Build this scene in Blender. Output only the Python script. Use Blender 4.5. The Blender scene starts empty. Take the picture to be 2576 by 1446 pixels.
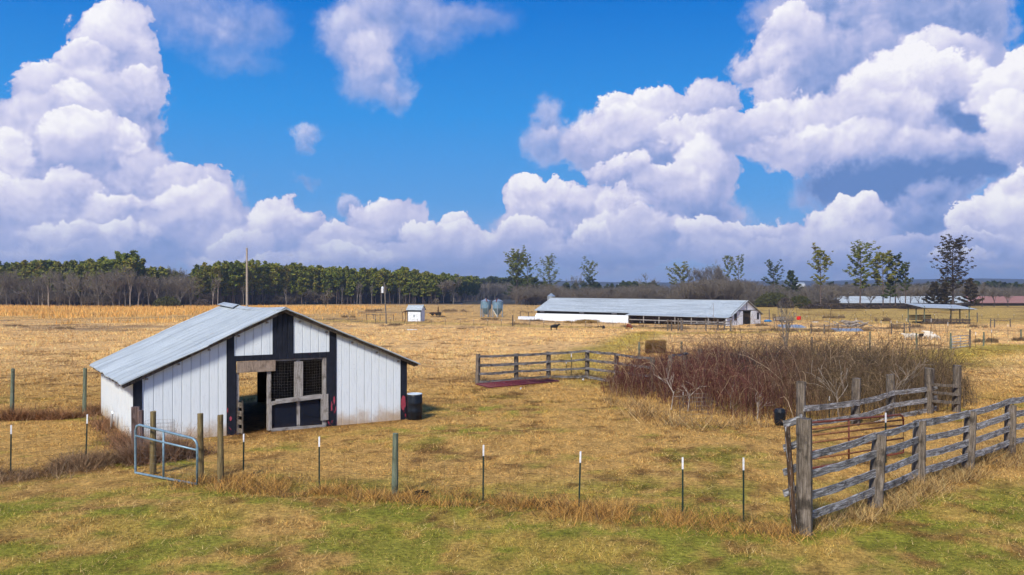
import bpy, math, random
import numpy as np
from mathutils import Vector
sc = bpy.context.scene
# ---------------------------------------------------------------- camera
FV, CXV, HZV, CAMH = 2179.6, 1287.8, 716.7, 5.2      # focal length, centre and horizon row in a 2576 px wide frame
cam_d = bpy.data.cameras.new('camera'); cam = bpy.data.objects.new('camera', cam_d); sc.collection.objects.link(cam)
cam_d.sensor_width = 36; cam_d.lens = 30.47; cam_d.shift_y = -0.0024; cam_d.clip_end = 30000; cam_d.clip_start = .1
cam.location = (0, 0, CAMH); cam.rotation_euler = (math.pi / 2, 0, 0); sc.camera = cam
# ---------------------------------------------------------------- world: sky texture plus procedural cumulus
SUN_EL, SUN_AZ = math.radians(42), math.radians(205)  # azimuth clockwise from +Y (behind the camera, a little to the left)
world = bpy.data.worlds.new('World'); sc.world = world; world.use_nodes = True
nt = world.node_tree; nt.nodes.clear()
class X:
    """thin wrapper that builds node arithmetic"""
    T = None
    def __init__(s, o): s.o = o
    @staticmethod
    def m(op, *a, clamp=False):
        n = X.T.nodes.new('ShaderNodeMath'); n.operation = op; n.use_clamp = clamp
        for i, v in enumerate(a):
            if isinstance(v, X): X.T.links.new(v.o, n.inputs[i])
            else: n.inputs[i].default_value = v
        return X(n.outputs[0])
    @staticmethod
    def v(op, *a):
        n = X.T.nodes.new('ShaderNodeVectorMath'); n.operation = op
        for i, v in enumerate(a):
            if isinstance(v, (int, float)): n.inputs['Scale'].default_value = v
            elif isinstance(v, X): X.T.links.new(v.o, n.inputs[i])
            else: n.inputs[i].default_value = v
        return X(n.outputs['Value' if op in ('LENGTH', 'DOT_PRODUCT', 'DISTANCE') else 'Vector'])
    def __add__(s, b): return X.m('ADD', s, b)
    def __sub__(s, b): return X.m('SUBTRACT', s, b)
    def __rsub__(s, b): return X.m('SUBTRACT', b, s)
    def __mul__(s, b): return X.m('MULTIPLY', s, b)
    __radd__ = __add__; __rmul__ = __mul__
def mixc(f, a, b):
    n = X.T.nodes.new('ShaderNodeMix'); n.data_type = 'RGBA'
    for s, v in ((n.inputs[0], f), (n.inputs[6], a), (n.inputs[7], b)):
        if isinstance(v, X): X.T.links.new(v.o, s)
        else: s.default_value = v if isinstance(v, float) else (*v[:3], 1)
    return X(n.outputs[2])
def ramp(f, stops, interp='LINEAR'):
    n = X.T.nodes.new('ShaderNodeValToRGB'); cr = n.color_ramp; cr.interpolation = interp
    while len(cr.elements) < len(stops): cr.elements.new(.5)
    for e, (p, c) in zip(cr.elements, stops):
        e.position = p; e.color = (*c, 1) if not isinstance(c, (int, float)) else (c, c, c, 1)
    X.T.links.new(f.o, n.inputs[0]); return X(n.outputs[0])
def smooth(x, a, b):
    n = X.T.nodes.new('ShaderNodeMapRange'); n.interpolation_type = 'SMOOTHSTEP'; n.clamp = True
    X.T.links.new(x.o, n.inputs[0])
    for k, v in ((1, a), (2, b), (3, 0), (4, 1)): n.inputs[k].default_value = v
    return X(n.outputs[0])
def noise(vec, scale, detail=4, rough=.55, dist=0, out='Factor', dims='3D'):
    n = X.T.nodes.new('ShaderNodeTexNoise'); n.noise_dimensions = dims
    if vec is not None: X.T.links.new(vec.o, n.inputs['Vector'])
    n.inputs['Scale'].default_value = scale; n.inputs['Detail'].default_value = detail
    n.inputs['Roughness'].default_value = rough; n.inputs['Distortion'].default_value = dist
    return X(n.outputs[0 if out == 'Factor' else 1])
def voro(vec, scale, detail=2, rough=.5, smoothness=.4, feature='SMOOTH_F1'):
    n = X.T.nodes.new('ShaderNodeTexVoronoi'); n.feature = feature; n.voronoi_dimensions = '2D'; n.normalize = True
    X.T.links.new(vec.o, n.inputs['Vector']); n.inputs['Scale'].default_value = scale
    n.inputs['Detail'].default_value = detail; n.inputs['Roughness'].default_value = rough
    if feature == 'SMOOTH_F1': n.inputs['Smoothness'].default_value = smoothness
    return X(n.outputs['Distance'])
def combine(a, b, c=0.0):
    n = X.T.nodes.new('ShaderNodeCombineXYZ')
    for i, v in enumerate((a, b, c)):
        if isinstance(v, X): X.T.links.new(v.o, n.inputs[i])
        else: n.inputs[i].default_value = v
    return X(n.outputs[0])
X.T = nt
tc = nt.nodes.new('ShaderNodeTexCoord'); dirv = X(tc.outputs['Generated'])
sp = nt.nodes.new('ShaderNodeSeparateXYZ'); nt.links.new(dirv.o, sp.inputs[0])
dx, dy, dz = (X(sp.outputs[i]) for i in range(3))
az = X.m('ARCTAN2', dx, dy); hyp = X.m('SQRT', dx * dx + dy * dy)
el = X.m('ARCTAN2', dz, hyp)
P = combine(az, el)
# cumulus heaps as directions: (x, y, rx, ry) in the 2576 px frame, turned to azimuth and elevation here
def ang(x, y):
    t = (x - CXV) / FV; a = math.atan(t)
    return a, math.atan((HZV - y) / FV * math.cos(a))
# x, y, rx, ry, brightness, softness; painted back to front
HEAPS = [(330,300,75,120,-.16,.25),(300,200,85,110,0,.1),(290,105,80,85,.1,.1),(225,165,60,50,.1,.1),(350,235,50,60,.05,.1),(260,300,100,110,-.02,.1),(140,235,85,70,.05,.1),(200,290,70,60,.1,.1),(85,340,85,90,0,.1),
 (150,400,130,110,-.12,.2),(260,430,150,120,-.12,.2),(30,470,75,120,.1,.1),(250,370,110,70,.05,.1),(330,400,60,50,.08,.1),(300,335,40,32,.15,.1),(190,340,70,45,.12,.1),(300,500,260,110,-.2,.2),(400,470,110,80,-.05,.2),(480,455,88,50,.05,.1),(505,520,88,65,.08,.1),
 (430,590,120,60,-.05,.2),(180,520,110,60,0,.2),(310,530,90,45,.1,.1),(165,480,70,55,.08,.1),(60,520,100,80,.08,.1),(250,625,230,50,-.18,.3),(300,600,90,35,.12,.15),(170,590,80,40,.05,.15),(100,655,260,40,-.1,.3),
 (470,10,190,66,-.05,1.2),(550,75,140,60,-.05,1.2),(640,45,90,60,-.1,1.3),(610,150,100,30,-.1,1.4),(900,90,105,85,.02,.5),(940,175,88,88,0,.6),(1010,20,160,62,-.05,.8),(1170,50,125,58,-.08,1.1),(1090,110,90,40,-.1,1.4),(990,245,38,48,-.1,1.),(785,345,26,22,0,.9),(770,370,16,26,-.05,1.2),(770,456,32,11,-.1,1.2),(880,515,32,26,-.05,.5),
 (700,620,260,70,-.15,.2),(690,560,78,62,.1,.08),(765,590,60,60,0,.1),(620,620,100,55,.05,.1),(980,568,98,70,0,.1),(970,605,100,40,-.14,.3),(860,612,90,50,.05,.1),(1150,566,36,30,.1,.08),(1180,612,120,50,.08,.1),(1080,592,60,35,.1,.1),(1000,650,330,45,-.08,.3),(650,660,170,35,.08,.2),(920,650,120,30,.08,.2),
 (1372,300,36,58,-.05,.6),(1390,360,62,52,-.05,.5),(1480,350,92,72,-.04,.4),(1560,300,80,62,.08,.15),(1650,280,80,62,.08,.1),(1600,370,150,90,.02,.15),(1790,270,70,78,0,.12),(1830,330,60,60,.05,.12),(1740,350,90,70,.1,.12),(1640,412,140,55,-.24,.4),(1780,440,80,90,.05,.15),(1700,480,130,60,.02,.15),(1740,522,120,60,-.1,.3),(1560,442,90,45,.08,.15),
 (1340,510,72,62,.1,.08),(1425,512,120,56,.1,.08),(1400,562,180,50,-.12,.3),(1330,592,120,50,.05,.12),(1560,520,52,52,.1,.12),(1590,590,120,60,-.02,.15),(1700,600,120,50,-.08,.2),(1500,640,260,45,-.12,.3),(1480,592,60,30,.1,.2),
 (2150,45,245,115,-.18,.3),(2310,60,190,115,-.18,.25),(1990,130,100,90,0,.12),(1935,170,92,66,.04,.3),(1985,235,70,60,.05,.12),(2150,200,190,110,-.15,.3),(2380,150,110,80,-.02,.15),(2190,240,90,60,.1,.15),(2300,230,170,92,.14,.12),(2385,188,90,62,.14,.12),(2280,310,130,70,.05,.2),(2430,282,60,60,-.28,.5),
 (1990,330,135,66,0,.12),(2080,330,140,75,.05,.3),(2150,382,225,60,.05,.2),(2330,392,170,60,-.08,.3),(2250,470,215,62,-.42,.35),(2405,432,105,46,-.32,.45),(2545,240,78,92,.12,.1),(2550,330,72,82,.1,.1),
 (2350,540,95,80,-.22,.4),(2130,562,100,50,.1,.1),(2185,545,52,40,.1,.1),(2100,612,140,50,0,.2),(1880,582,112,36,.05,.15),(1760,592,70,45,.1,.12),(1900,632,220,40,-.05,.3),(2565,515,62,82,.14,.08),(2530,592,102,80,.08,.1),(2445,570,52,36,.1,.1),(2480,640,150,40,0,.2),(2250,642,280,45,-.08,.3),(2420,656,80,22,.08,.2),
 (600,712,1000,36,-.1,.9),(2000,712,1000,36,-.12,.9)]
def vm(op, vec, b, c):
    n = nt.nodes.new('ShaderNodeVectorMath'); n.operation = op; nt.links.new(vec.o, n.inputs[0]); n.inputs[1].default_value = b; n.inputs[2].default_value = c; return X(n.outputs[0])
def mmul(a, k, c):
    n = nt.nodes.new('ShaderNodeMath'); n.operation = 'MULTIPLY_ADD'
    for i, v in enumerate((a, k, c)):
        if isinstance(v, X): nt.links.new(v.o, n.inputs[i])
        else: n.inputs[i].default_value = v
    return X(n.outputs[0])
def lerpf(f, a, b):
    n = nt.nodes.new('ShaderNodeMix'); n.data_type = 'FLOAT'
    for s_, v in ((n.inputs[0], f), (n.inputs[2], a), (n.inputs[3], b)):
        if isinstance(v, X): nt.links.new(v.o, s_)
        else: s_.default_value = v
    return X(n.outputs[0])
def puffs(p):
    w = X.v('ADD', p, X.v('SCALE', X.v('SUBTRACT', noise(p, 26, 2, .5, out='Color'), (.5, .5, .5)), .022))
    v = voro(w, 17, 3.4, .58, .2)
    f = noise(w, 11, 9, .60)
    return (0.30 - v * v) * 2.4 + (f - 0.5) * .75, f
W1 = X.v('ADD', P, X.v('SCALE', X.v('SUBTRACT', noise(P, 9, 2, .5, out='Color'), (.5, .5, .5)), .045))
PW = X.v('ADD', W1, X.v('SCALE', X.v('SUBTRACT', noise(W1, 34, 7, .68, out='Color'), (.5, .5, .5)), .050))
pf, fb = puffs(P); pf1, _ = puffs(X.v('ADD', P, (-.005, .010, 0)))
rel = mmul(pf - pf1, .5, (fb - .5) * .34)
pk = pf * .34 + (fb - .5) * .5 - .03
gt = bpy.data.node_groups.new('cumulus_heap', 'ShaderNodeTree')
for nm, ty in (('V', 'NodeSocketVector'), ('P', 'NodeSocketVector'), ('Puff', 'NodeSocketFloat'), ('Scale', 'NodeSocketVector'), ('Offset', 'NodeSocketVector'), ('Tone', 'NodeSocketFloat'), ('Edge', 'NodeSocketFloat'), ('Start', 'NodeSocketFloat'), ('Depth', 'NodeSocketFloat'), ('Cover', 'NodeSocketFloat')):
    gt.interface.new_socket(nm, in_out='INPUT', socket_type=ty)
gt.interface.new_socket('V', in_out='OUTPUT', socket_type='NodeSocketVector')
X.T = gt; gi = gt.nodes.new('NodeGroupInput'); go = gt.nodes.new('NodeGroupOutput'); I_ = {k.name: X(k) for k in gi.outputs if k.name}
q = X.v('MULTIPLY_ADD', I_['V'], (1e-7, 1e-7, 1e-7), I_['P']); q = X.v('MULTIPLY_ADD', q, I_['Scale'], I_['Offset'])
d = I_['Puff'] - X.v('LENGTH', q); up = X.v('DOT_PRODUCT', q, (-.30, .95, 0))
def mr(x, lo, hi):
    n = X.T.nodes.new('ShaderNodeMapRange'); n.interpolation_type = 'SMOOTHSTEP'
    for k, v in enumerate((x, lo, hi)):
        if isinstance(v, X): X.T.links.new(v.o, n.inputs[k])
        else: n.inputs[k].default_value = v
    return X(n.outputs[0])
ed = mr(d, I_['Start'], I_['Edge']) * I_['Cover']
w_ = mr(d, 0, X.m('MAXIMUM', I_['Depth'] - up * .32, .08))
T_ = combine(up * .34 + I_['Tone'], 1.0)
gt.links.new(X.v('MULTIPLY_ADD', combine(w_, ed), X.v('SUBTRACT', T_, I_['V']), I_['V']).o, go.inputs[0])
X.T = nt
V_ = combine(.5, 0.0, 0.0); pk = pk + 1.0
for (x, y, rx, ry, tone, soft) in HEAPS:
    a, e = ang(x, y); sx, sy = FV / (rx * 1.0), FV / (ry * 1.0)
    n = nt.nodes.new('ShaderNodeGroup'); n.node_tree = gt; nt.links.new(V_.o, n.inputs[0]); nt.links.new(PW.o, n.inputs[1]); nt.links.new(pk.o, n.inputs[2])
    n.inputs[3].default_value = (sx, sy, 0); n.inputs[4].default_value = (-a * sx, -e * sy, 0); n.inputs[5].default_value = .49 + tone * 1.5
    n.inputs[6].default_value = max(soft, .09); n.inputs[7].default_value = 0 if soft < .45 else -.15; n.inputs[8].default_value = .42 + soft * .5; n.inputs[9].default_value = 1 if soft < .45 else .95 - soft * .35
    V_ = X(n.outputs[0])
sv = nt.nodes.new('ShaderNodeSeparateXYZ'); nt.links.new(V_.o, sv.inputs[0]); shade, alpha = X(sv.outputs[0]), X(sv.outputs[1])
far_n = noise(dirv, 2.6, 6, .6)
outside = X.m('MAXIMUM', smooth(el, .42, .55), smooth(X.m('ABSOLUTE', az), .72, .9))
alpha = X.m('MAXIMUM', alpha, smooth(far_n, .5, .62) * outside)
shade = X.m('ADD', shade + rel, -.04, clamp=True)
cloud = ramp(shade, [(0, (.14,.26,.57)), (.22, (.27,.37,.69)), (.45, (.47,.51,.79)), (.68, (.72,.71,.90)), (.92, (.97,.96,1.0))])
skyt = nt.nodes.new('ShaderNodeTexSky'); skyt.sky_type = 'NISHITA'; skyt.sun_disc = False
skyt.sun_elevation = SUN_EL; skyt.sun_rotation = SUN_AZ; skyt.dust_density = .4; skyt.ozone_density = 3
blue = ramp(X.m('MULTIPLY', el, 2.6, clamp=True), [(0, (.24,.47,.82)), (.25, (.10,.36,.80)), (.5, (.030,.30,.80)), (.8, (.001,.19,.68)), (1, (.001,.15,.58))])
nish = X.v('SCALE', X(skyt.outputs[0]), .1)
clear = mixc(.96, nish, blue)
hz = smooth(el, .10, .0)
col = mixc(alpha, clear, cloud)
col = mixc(hz * .58, col, (.36, .46, .78))
SKYK = .80
out = X.v('SCALE', col, 10 * SKYK)
bg = nt.nodes.new('ShaderNodeBackground'); bg.inputs['Strength'].default_value = .1
nt.links.new(out.o, bg.inputs['Color'])
wo = nt.nodes.new('ShaderNodeOutputWorld'); nt.links.new(bg.outputs[0], wo.inputs[0])
world.cycles.sampling_method = 'MANUAL'; world.cycles.sample_map_resolution = 512
sun_d = bpy.data.lights.new('sun', 'SUN'); sun = bpy.data.objects.new('sun', sun_d); sc.collection.objects.link(sun)
sun_d.energy = 4.1; sun_d.angle = math.radians(9); sun_d.color = (1, .945, .85)
sd = Vector((math.sin(SUN_AZ) * math.cos(SUN_EL), math.cos(SUN_AZ) * math.cos(SUN_EL), math.sin(SUN_EL)))
sun.rotation_euler = sd.to_track_quat('Z', 'Y').to_euler()
sc.view_settings.view_transform = 'Standard'; sc.view_settings.look = 'None'; sc.view_settings.exposure = .32; sc.view_settings.gamma = 1
sc.cycles.use_adaptive_sampling = True; sc.cycles.adaptive_threshold = .025; sc.cycles.adaptive_min_samples = 12
sc.cycles.use_denoising = True; sc.cycles.max_bounces = 6; sc.cycles.diffuse_bounces = 3; sc.cycles.transparent_max_bounces = 12

# ================================================================ helpers
rng = np.random.default_rng(7); rnd = random.Random(11)
R = math.radians
TY = [-400, 0, 45, 70, 91, 130, 160, 200, 300, 420, 700, 1500, 3500]
TZ = [0, 0, 0, -.2, -.6, -1.9, -2.6, -3.0, -4.0, -5.0, -7, -9, -9]
_fx = np.arange(-400, 3500, 2.); _k = np.ones(9) / 9
_fz = np.convolve(np.pad(np.interp(_fx, TY, TZ), 4, 'edge'), _k, 'valid')
def hash2(ix, iy, seed=0):
    n = (ix.astype(np.int64) * 374761393 + iy.astype(np.int64) * 668265263 + seed * 974711) & 0x7fffffff
    n = ((n ^ (n >> 13)) * 1274126177) & 0x7fffffff
    return ((n ^ (n >> 16)) & 0xffff) / 65535.
def vnoise(x, y, seed=0):
    x = np.asarray(x, float); y = np.asarray(y, float); ix = np.floor(x); iy = np.floor(y)
    fx = x - ix; fy = y - iy; fx = fx * fx * (3 - 2 * fx); fy = fy * fy * (3 - 2 * fy)
    a = hash2(ix, iy, seed); b = hash2(ix + 1, iy, seed); c = hash2(ix, iy + 1, seed); d = hash2(ix + 1, iy + 1, seed)
    return (a * (1 - fx) + b * fx) * (1 - fy) + (c * (1 - fx) + d * fx) * fy
def fbm(x, y, sc_, seed=0, o=4):
    t = 0; a = .5; n = 0
    for i in range(o):
        t = t + a * vnoise(np.asarray(x) / sc_ * 2 ** i + 17.3 * i, np.asarray(y) / sc_ * 2 ** i, seed + i); n += a; a *= .55
    return t / n
def th(x, y):
    x = np.asarray(x, float); y = np.asarray(y, float)
    z = np.interp(y, _fx, _fz)
    near = np.clip((90 - np.abs(y)) / 60, 0, 1)
    z = z + (fbm(x, y, 6, 3) - .5) * .22 * near + (fbm(x, y, .9, 9, 2) - .5) * .06 * np.clip((60 - y) / 30, 0, 1)
    far = np.clip((y - 60) / 100, 0, 1); z = z + (fbm(x, y, 60, 5) - .5) * 1.2 * far * np.clip((380 - y) / 100, .25, 1)
    # the barn yard is trodden flat
    s_ = (x + 12.44) * .845 + (y - 28.5) * .535; t_ = -(x + 12.44) * .535 + (y - 28.5) * .845
    d = np.maximum(np.maximum(-s_, s_ - 9.87), np.maximum(-t_, t_ - 8)); w = np.clip(1 - d / 2.5, 0, 1)
    z = z * (1 - w) + w * (-.03)
    # distant ridge
    hill = np.clip((y - 2500) / 1500, 0, 1); z = z + hill * hill * (3 - 2 * hill) * (34 + 22 * (vnoise(x / 700., x * 0 + 3, 4) - .5) + 8 * (vnoise(x / 160., x * 0 + 8, 6) - .5))
    return z
def gz(x, y): return float(th(x, y))
def base_z(y): return float(np.interp(y, _fx, _fz))
def G(vx, vy):
    """ground point under column vx, row vy of a 2576 px wide frame"""
    k = (vy - HZV) / FV; lo, hi = 8., 900.
    for _ in range(50):
        m = (lo + hi) / 2
        if (CAMH - base_z(m)) / m > k: lo = m
        else: hi = m
    x = (vx - CXV) / FV * lo
    return x, lo, gz(x, lo)
def pxm(n, y): return n / FV * y           # n pixels of that frame in metres at distance y
def zat(vy, y): return CAMH - (vy - HZV) / FV * y
def xat(vx, y): return (vx - CXV) / FV * y
COL = sc.collection
class MB:
    def __init__(s): s.v = []; s.f = []
    def add(s, vs, fs):
        b = len(s.v); s.v += [tuple(p) for p in vs]; s.f += [tuple(i + b for i in f) for f in fs]; return s
    def box(s, a, b, jit=0):
        (x0, y0, z0), (x1, y1, z1) = a, b
        vs = [(x, y, z) for z in (z0, z1) for y in (y0, y1) for x in (x0, x1)]
        if jit: vs = [tuple(c + rnd.uniform(-jit, jit) for c in v) for v in vs]
        return s.add(vs, [(0, 2, 3, 1), (4, 5, 7, 6), (0, 1, 5, 4), (2, 6, 7, 3), (0, 4, 6, 2), (1, 3, 7, 5)])
    def tube(s, pts, r, n=6, cap=True):
        pts = [Vector(p) for p in pts]; rs = r if isinstance(r, (list, tuple)) else [r] * len(pts)
        vs = []; up = Vector((.13, .31, .94)).normalized()
        for i, p in enumerate(pts):
            d = (pts[min(i + 1, len(pts) - 1)] - pts[max(i - 1, 0)])
            d = d.normalized() if d.length > 1e-9 else Vector((0, 0, 1))
            a = d.cross(up if abs(d.dot(up)) < .95 else Vector((1, 0, 0))).normalized(); b = d.cross(a)
            for k in range(n):
                t = 2 * math.pi * k / n; vs.append(p + (a * math.cos(t) + b * math.sin(t)) * rs[i])
        fs = [(i * n + k, i * n + (k + 1) % n, (i + 1) * n + (k + 1) % n, (i + 1) * n + k) for i in range(len(pts) - 1) for k in range(n)]
        if cap and n > 2: fs += [tuple(range(n))[::-1], tuple((len(pts) - 1) * n + k for k in range(n))]
        return s.add(vs, fs)
    def beam(s, p, q, w, h, jit=0):
        """board from p to q; w across (horizontal), h vertical"""
        p = Vector(p); q = Vector(q); d = (q - p).normalized()
        side = d.cross(Vector((0, 0, 1))); side = side.normalized() if side.length > .05 else Vector((1, 0, 0)); up = side.cross(d).normalized()
        vs = []
        for c in (p, q):
            for a, b in ((-1, -1), (1, -1), (1, 1), (-1, 1)): vs.append(c + side * a * w / 2 + up * b * h / 2 + Vector([rnd.uniform(-jit, jit) for _ in range(3)]))
        return s.add(vs, [(0, 1, 2, 3), (7, 6, 5, 4), (0, 4, 5, 1), (1, 5, 6, 2), (2, 6, 7, 3), (3, 7, 4, 0)])
    def build(s, name, mat, parent=None, smooth_=False):
        me = bpy.data.meshes.new(name); me.from_pydata(s.v, [], s.f); me.validate(); me.update()
        return link(name, me, mat, parent, smooth_)
def link(name, me, mat, parent=None, smooth_=False):
    if isinstance(mat, (list, tuple)):
        for m in mat: me.materials.append(m)
    else: me.materials.append(mat)
    if smooth_: me.polygons.foreach_set('use_smooth', [True] * len(me.polygons))
    o = bpy.data.objects.new(name, me); COL.objects.link(o)
    if parent: o.parent = parent
    return o
def tag(o, label=None, cat=None, group=None, kind=None):
    for k, v in (('label', label), ('category', cat), ('group', group), ('kind', kind)):
        if v: o[k] = v
    return o
def empty(name, loc, rz=0, label=None, cat=None, group=None):
    o = bpy.data.objects.new(name, None); COL.objects.link(o); o.location = loc; o.rotation_euler = (0, 0, rz); o.empty_display_size = .2
    return tag(o, label, cat, group)
def copy_tree(o, parent=None):
    c = o.copy(); COL.objects.link(c); c.parent = parent
    for ch in list(o.children):
        d = copy_tree(ch, c)
    return c
def big_mesh(name, V_, F_, mat, attrs=None, parent=None):
    """V_ (n,3), F_ (m,3|4) numpy"""
    me = bpy.data.meshes.new(name); k = F_.shape[1]
    me.vertices.add(len(V_)); me.vertices.foreach_set('co', V_.astype(np.float32).ravel())
    me.loops.add(F_.size); me.loops.foreach_set('vertex_index', F_.astype(np.int32).ravel())
    me.polygons.add(len(F_)); me.polygons.foreach_set('loop_start', np.arange(0, F_.size, k, dtype=np.int32))
    try: me.polygons.foreach_set('loop_total', np.full(len(F_), k, dtype=np.int32))
    except Exception: pass
    me.update(calc_edges=True)
    for nm, (typ, arr) in (attrs or {}).items():
        a = me.attributes.new(nm, typ, 'POINT'); a.data.foreach_set('value' if typ == 'FLOAT' else 'color', arr.astype(np.float32).ravel())
    return link(name, me, mat, parent)
# ---------------------------------------------------------------- materials
def material(name, fn):
    m = bpy.data.materials.new(name); m.use_nodes = True; t = m.node_tree; t.nodes.clear(); X.T = t
    o = t.nodes.new('ShaderNodeOutputMaterial'); p = t.nodes.new('ShaderNodeBsdfPrincipled'); t.links.new(p.outputs[0], o.inputs[0])
    p.inputs['Specular IOR Level'].default_value = .3
    fn(t, p, o); return m
def setin(t, p, key, v):
    if isinstance(v, X): t.links.new(v.o, p.inputs[key])
    elif isinstance(v, (tuple, list)) and len(v) == 3: p.inputs[key].default_value = (*v, 1)
    else: p.inputs[key].default_value = v
def coords(t, which='Object', scale=(1, 1, 1), loc=(0, 0, 0)):
    n = t.nodes.new('ShaderNodeTexCoord'); m = t.nodes.new('ShaderNodeMapping'); m.inputs['Scale'].default_value = scale; m.inputs['Location'].default_value = loc
    if which == 'World': g = t.nodes.new('ShaderNodeNewGeometry'); t.links.new(g.outputs['Position'], m.inputs[0])
    else: t.links.new(n.outputs[which], m.inputs[0])
    return X(m.outputs[0])
def bump(t, p, h, strength=.4, dist=.02):
    b = t.nodes.new('ShaderNodeBump'); b.inputs['Strength'].default_value = strength; b.inputs['Distance'].default_value = dist
    t.links.new(h.o, b.inputs['Height']); t.links.new(b.outputs[0], p.inputs['Normal'])
def objrand(t):
    return X(t.nodes.new('ShaderNodeObjectInfo').outputs['Random'])
def isl(t):
    return X(t.nodes.new('ShaderNodeNewGeometry').outputs['Random Per Island'])
def attr(t, name, out='Fac'):
    n = t.nodes.new('ShaderNodeAttribute'); n.attribute_name = name; return X(n.outputs[out])
def simple(name, a, b=None, rough=.8, metal=0, scale=6, stretch=(1, 1, 1), bmp=.2, bd=.01, lo=.35, hi=.65, detail=5):
    b = b or tuple(c * .7 for c in a)
    def fn(t, p, o):
        n = noise(coords(t, 'Object', stretch), scale, detail, .6)
        setin(t, p, 'Base Color', ramp(n, [(lo, b), (hi, a)])); setin(t, p, 'Roughness', rough); setin(t, p, 'Metallic', metal)
        if bmp: bump(t, p, n, bmp, bd)
    return material(name, fn)
def wood(name, pale, mid, dark, axis='x', paint=None, rough=.85):
    st = {'x': (1.2, 14, 14), 'z': (14, 14, 1.2)}[axis]
    def fn(t, p, o):
        r = objrand(t); off = t.nodes.new('ShaderNodeCombineXYZ'); t.links.new((r * 37.0).o, off.inputs[0]); t.links.new((r * 11.0).o, off.inputs[2])
        c = X.v('ADD', coords(t, 'Object'), X(off.outputs[0])); cs = X.v('MULTIPLY', c, st)
        g = noise(cs, 2.2, 8, .68, .5); big = noise(c, 3.2, 4, .6)
        col = ramp(g, [(.3, dark), (.48, mid), (.66, pale)])
        col = mixc(smooth(big, .5, .68) * .75, col, dark)
        if paint:
            pn = noise(X.v('MULTIPLY', c, tuple(q * .5 for q in st)), 4.5, 8, .72)
            col = mixc(smooth(pn, .56, .61) * .85, col, paint)
        setin(t, p, 'Base Color', col); setin(t, p, 'Roughness', rough); bump(t, p, g, .6, .012)
    return material(name, fn)
M = {}
def siding(name, col, dirt, streak, dirtk, rough=.45, ax=0, step=.30):
    def fn(t, p, o):
        c = coords(t, 'Object'); sx = t.nodes.new('ShaderNodeSeparateXYZ'); t.links.new(c.o, sx.inputs[0]); z = X(sx.outputs[2])
        n1 = noise(X.v('MULTIPLY', c, (9, 9, .7)), 2., 6, .65); n2 = noise(c, 2.2, 5, .6)
        cc = mixc(smooth(n1, .48, .8) * .45, col, streak)
        seam = X.m('ABSOLUTE', X.m('WRAP', X(sx.outputs[ax]) - .018, step / 2, -step / 2))        # dark seam lines: groove shade painted into the colour, along with grime
        cc = mixc(smooth(seam + (n2 - .5) * .012, .022, .010) * .30, cc, (.20, .22, .24))
        low = smooth(z + (n2 - .5) * 1.1, .62, -.05)
        cc = mixc(low * dirtk, cc, dirt)
        n3 = noise(X.v('MULTIPLY', c, (22, 22, 3)), 1.7, 4, .7)
        cc = mixc(smooth(n3 + smooth(z, 1.2, 0.) * .07, .72, .76) * .7, cc, (.16, .09, .05))
        setin(t, p, 'Base Color', cc); setin(t, p, 'Roughness', rough); bump(t, p, n2, .15, .01)
    return material(name, fn)
M['white_siding'] = siding('white_siding', (.75, .81, .84), (.44, .31, .18), (.36, .40, .44), .85)
M['side_siding'] = siding('white_side', (.74, .79, .81), (.46, .35, .22), (.42, .46, .50), .85, ax=1, step=.34)  # side wall sheets, a slightly different white, seams run along the depth
def fblk(t, p, o):
    c = coords(t, 'Object'); n = noise(c, 5, 6, .7); sx = t.nodes.new('ShaderNodeSeparateXYZ'); t.links.new(c.o, sx.inputs[0])
    chip = smooth(noise(X.v('MULTIPLY', c, (7, 7, 2.6)), 1.6, 5, .65) + smooth(X(sx.outputs[2]), 1.3, .2) * .10, .70, .715)
    cc = mixc(chip, ramp(n, [(.3, (.007, .009, .016)), (.75, (.020, .024, .036))]), (.35, .035, .06))
    setin(t, p, 'Base Color', cc); setin(t, p, 'Roughness', .5)
M['black_paint'] = material('black_trim_paint', fblk)
def froof(t, p, o):
    c = coords(t, 'Object'); n = noise(X.v('MULTIPLY', c, (1, 5, 1)), 1.1, 8, .6); n2 = noise(c, .7, 3, .5); n3 = noise(X.v('MULTIPLY', c, (2, 30, 2)), 1.3, 5, .7)
    cc = ramp(n, [(.25, (.29, .325, .335)), (.5, (.40, .44, .45)), (.75, (.48, .52, .525))])
    cc = mixc(smooth(n3, .62, .78) * .5, cc, (.22, .25, .28))
    cc = mixc(smooth(n2, .5, .8) * .3, cc, (.52, .56, .58))
    sh = noise(X.v('MULTIPLY', c, (.12, 2.4, .12)), 1.0, 1, .4); cc = X.v('MULTIPLY', cc, ramp(sh, [(.35, .82), (.5, 1.0), (.65, 1.08)]))
    ru = noise(X.v('MULTIPLY', c, (.9, 4.5, 1)), 1.3, 6, .7); cc = mixc(smooth(ru, .66, .74) * .6, cc, (.30, .20, .13))
    setin(t, p, 'Base Color', cc); setin(t, p, 'Roughness', .5); setin(t, p, 'Metallic', .15); bump(t, p, n, .25, .03)
M['tin'] = material('galvanised_roof', froof)
def frust(t, p, o):
    c = coords(t, 'Object'); w = t.nodes.new('ShaderNodeTexWave'); w.bands_direction = 'X'; t.links.new(c.o, w.inputs[0]); w.inputs['Scale'].default_value = .36; w.inputs['Distortion'].default_value = 1.2; w.inputs['Detail'].default_value = 3
    cc = mixc(smooth(X(w.outputs[1]), .35, .6), (.20, .035, .022), (.30, .22, .20)); setin(t, p, 'Base Color', cc); setin(t, p, 'Roughness', .7)
M['rusty_roof'] = material('rusty_streaked_roof', frust)
M['grey_wood'] = wood('weathered_grey_wood', (.29, .27, .25), (.115, .105, .098), (.022, .018, .016), 'x', (.42, .42, .44))
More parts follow.
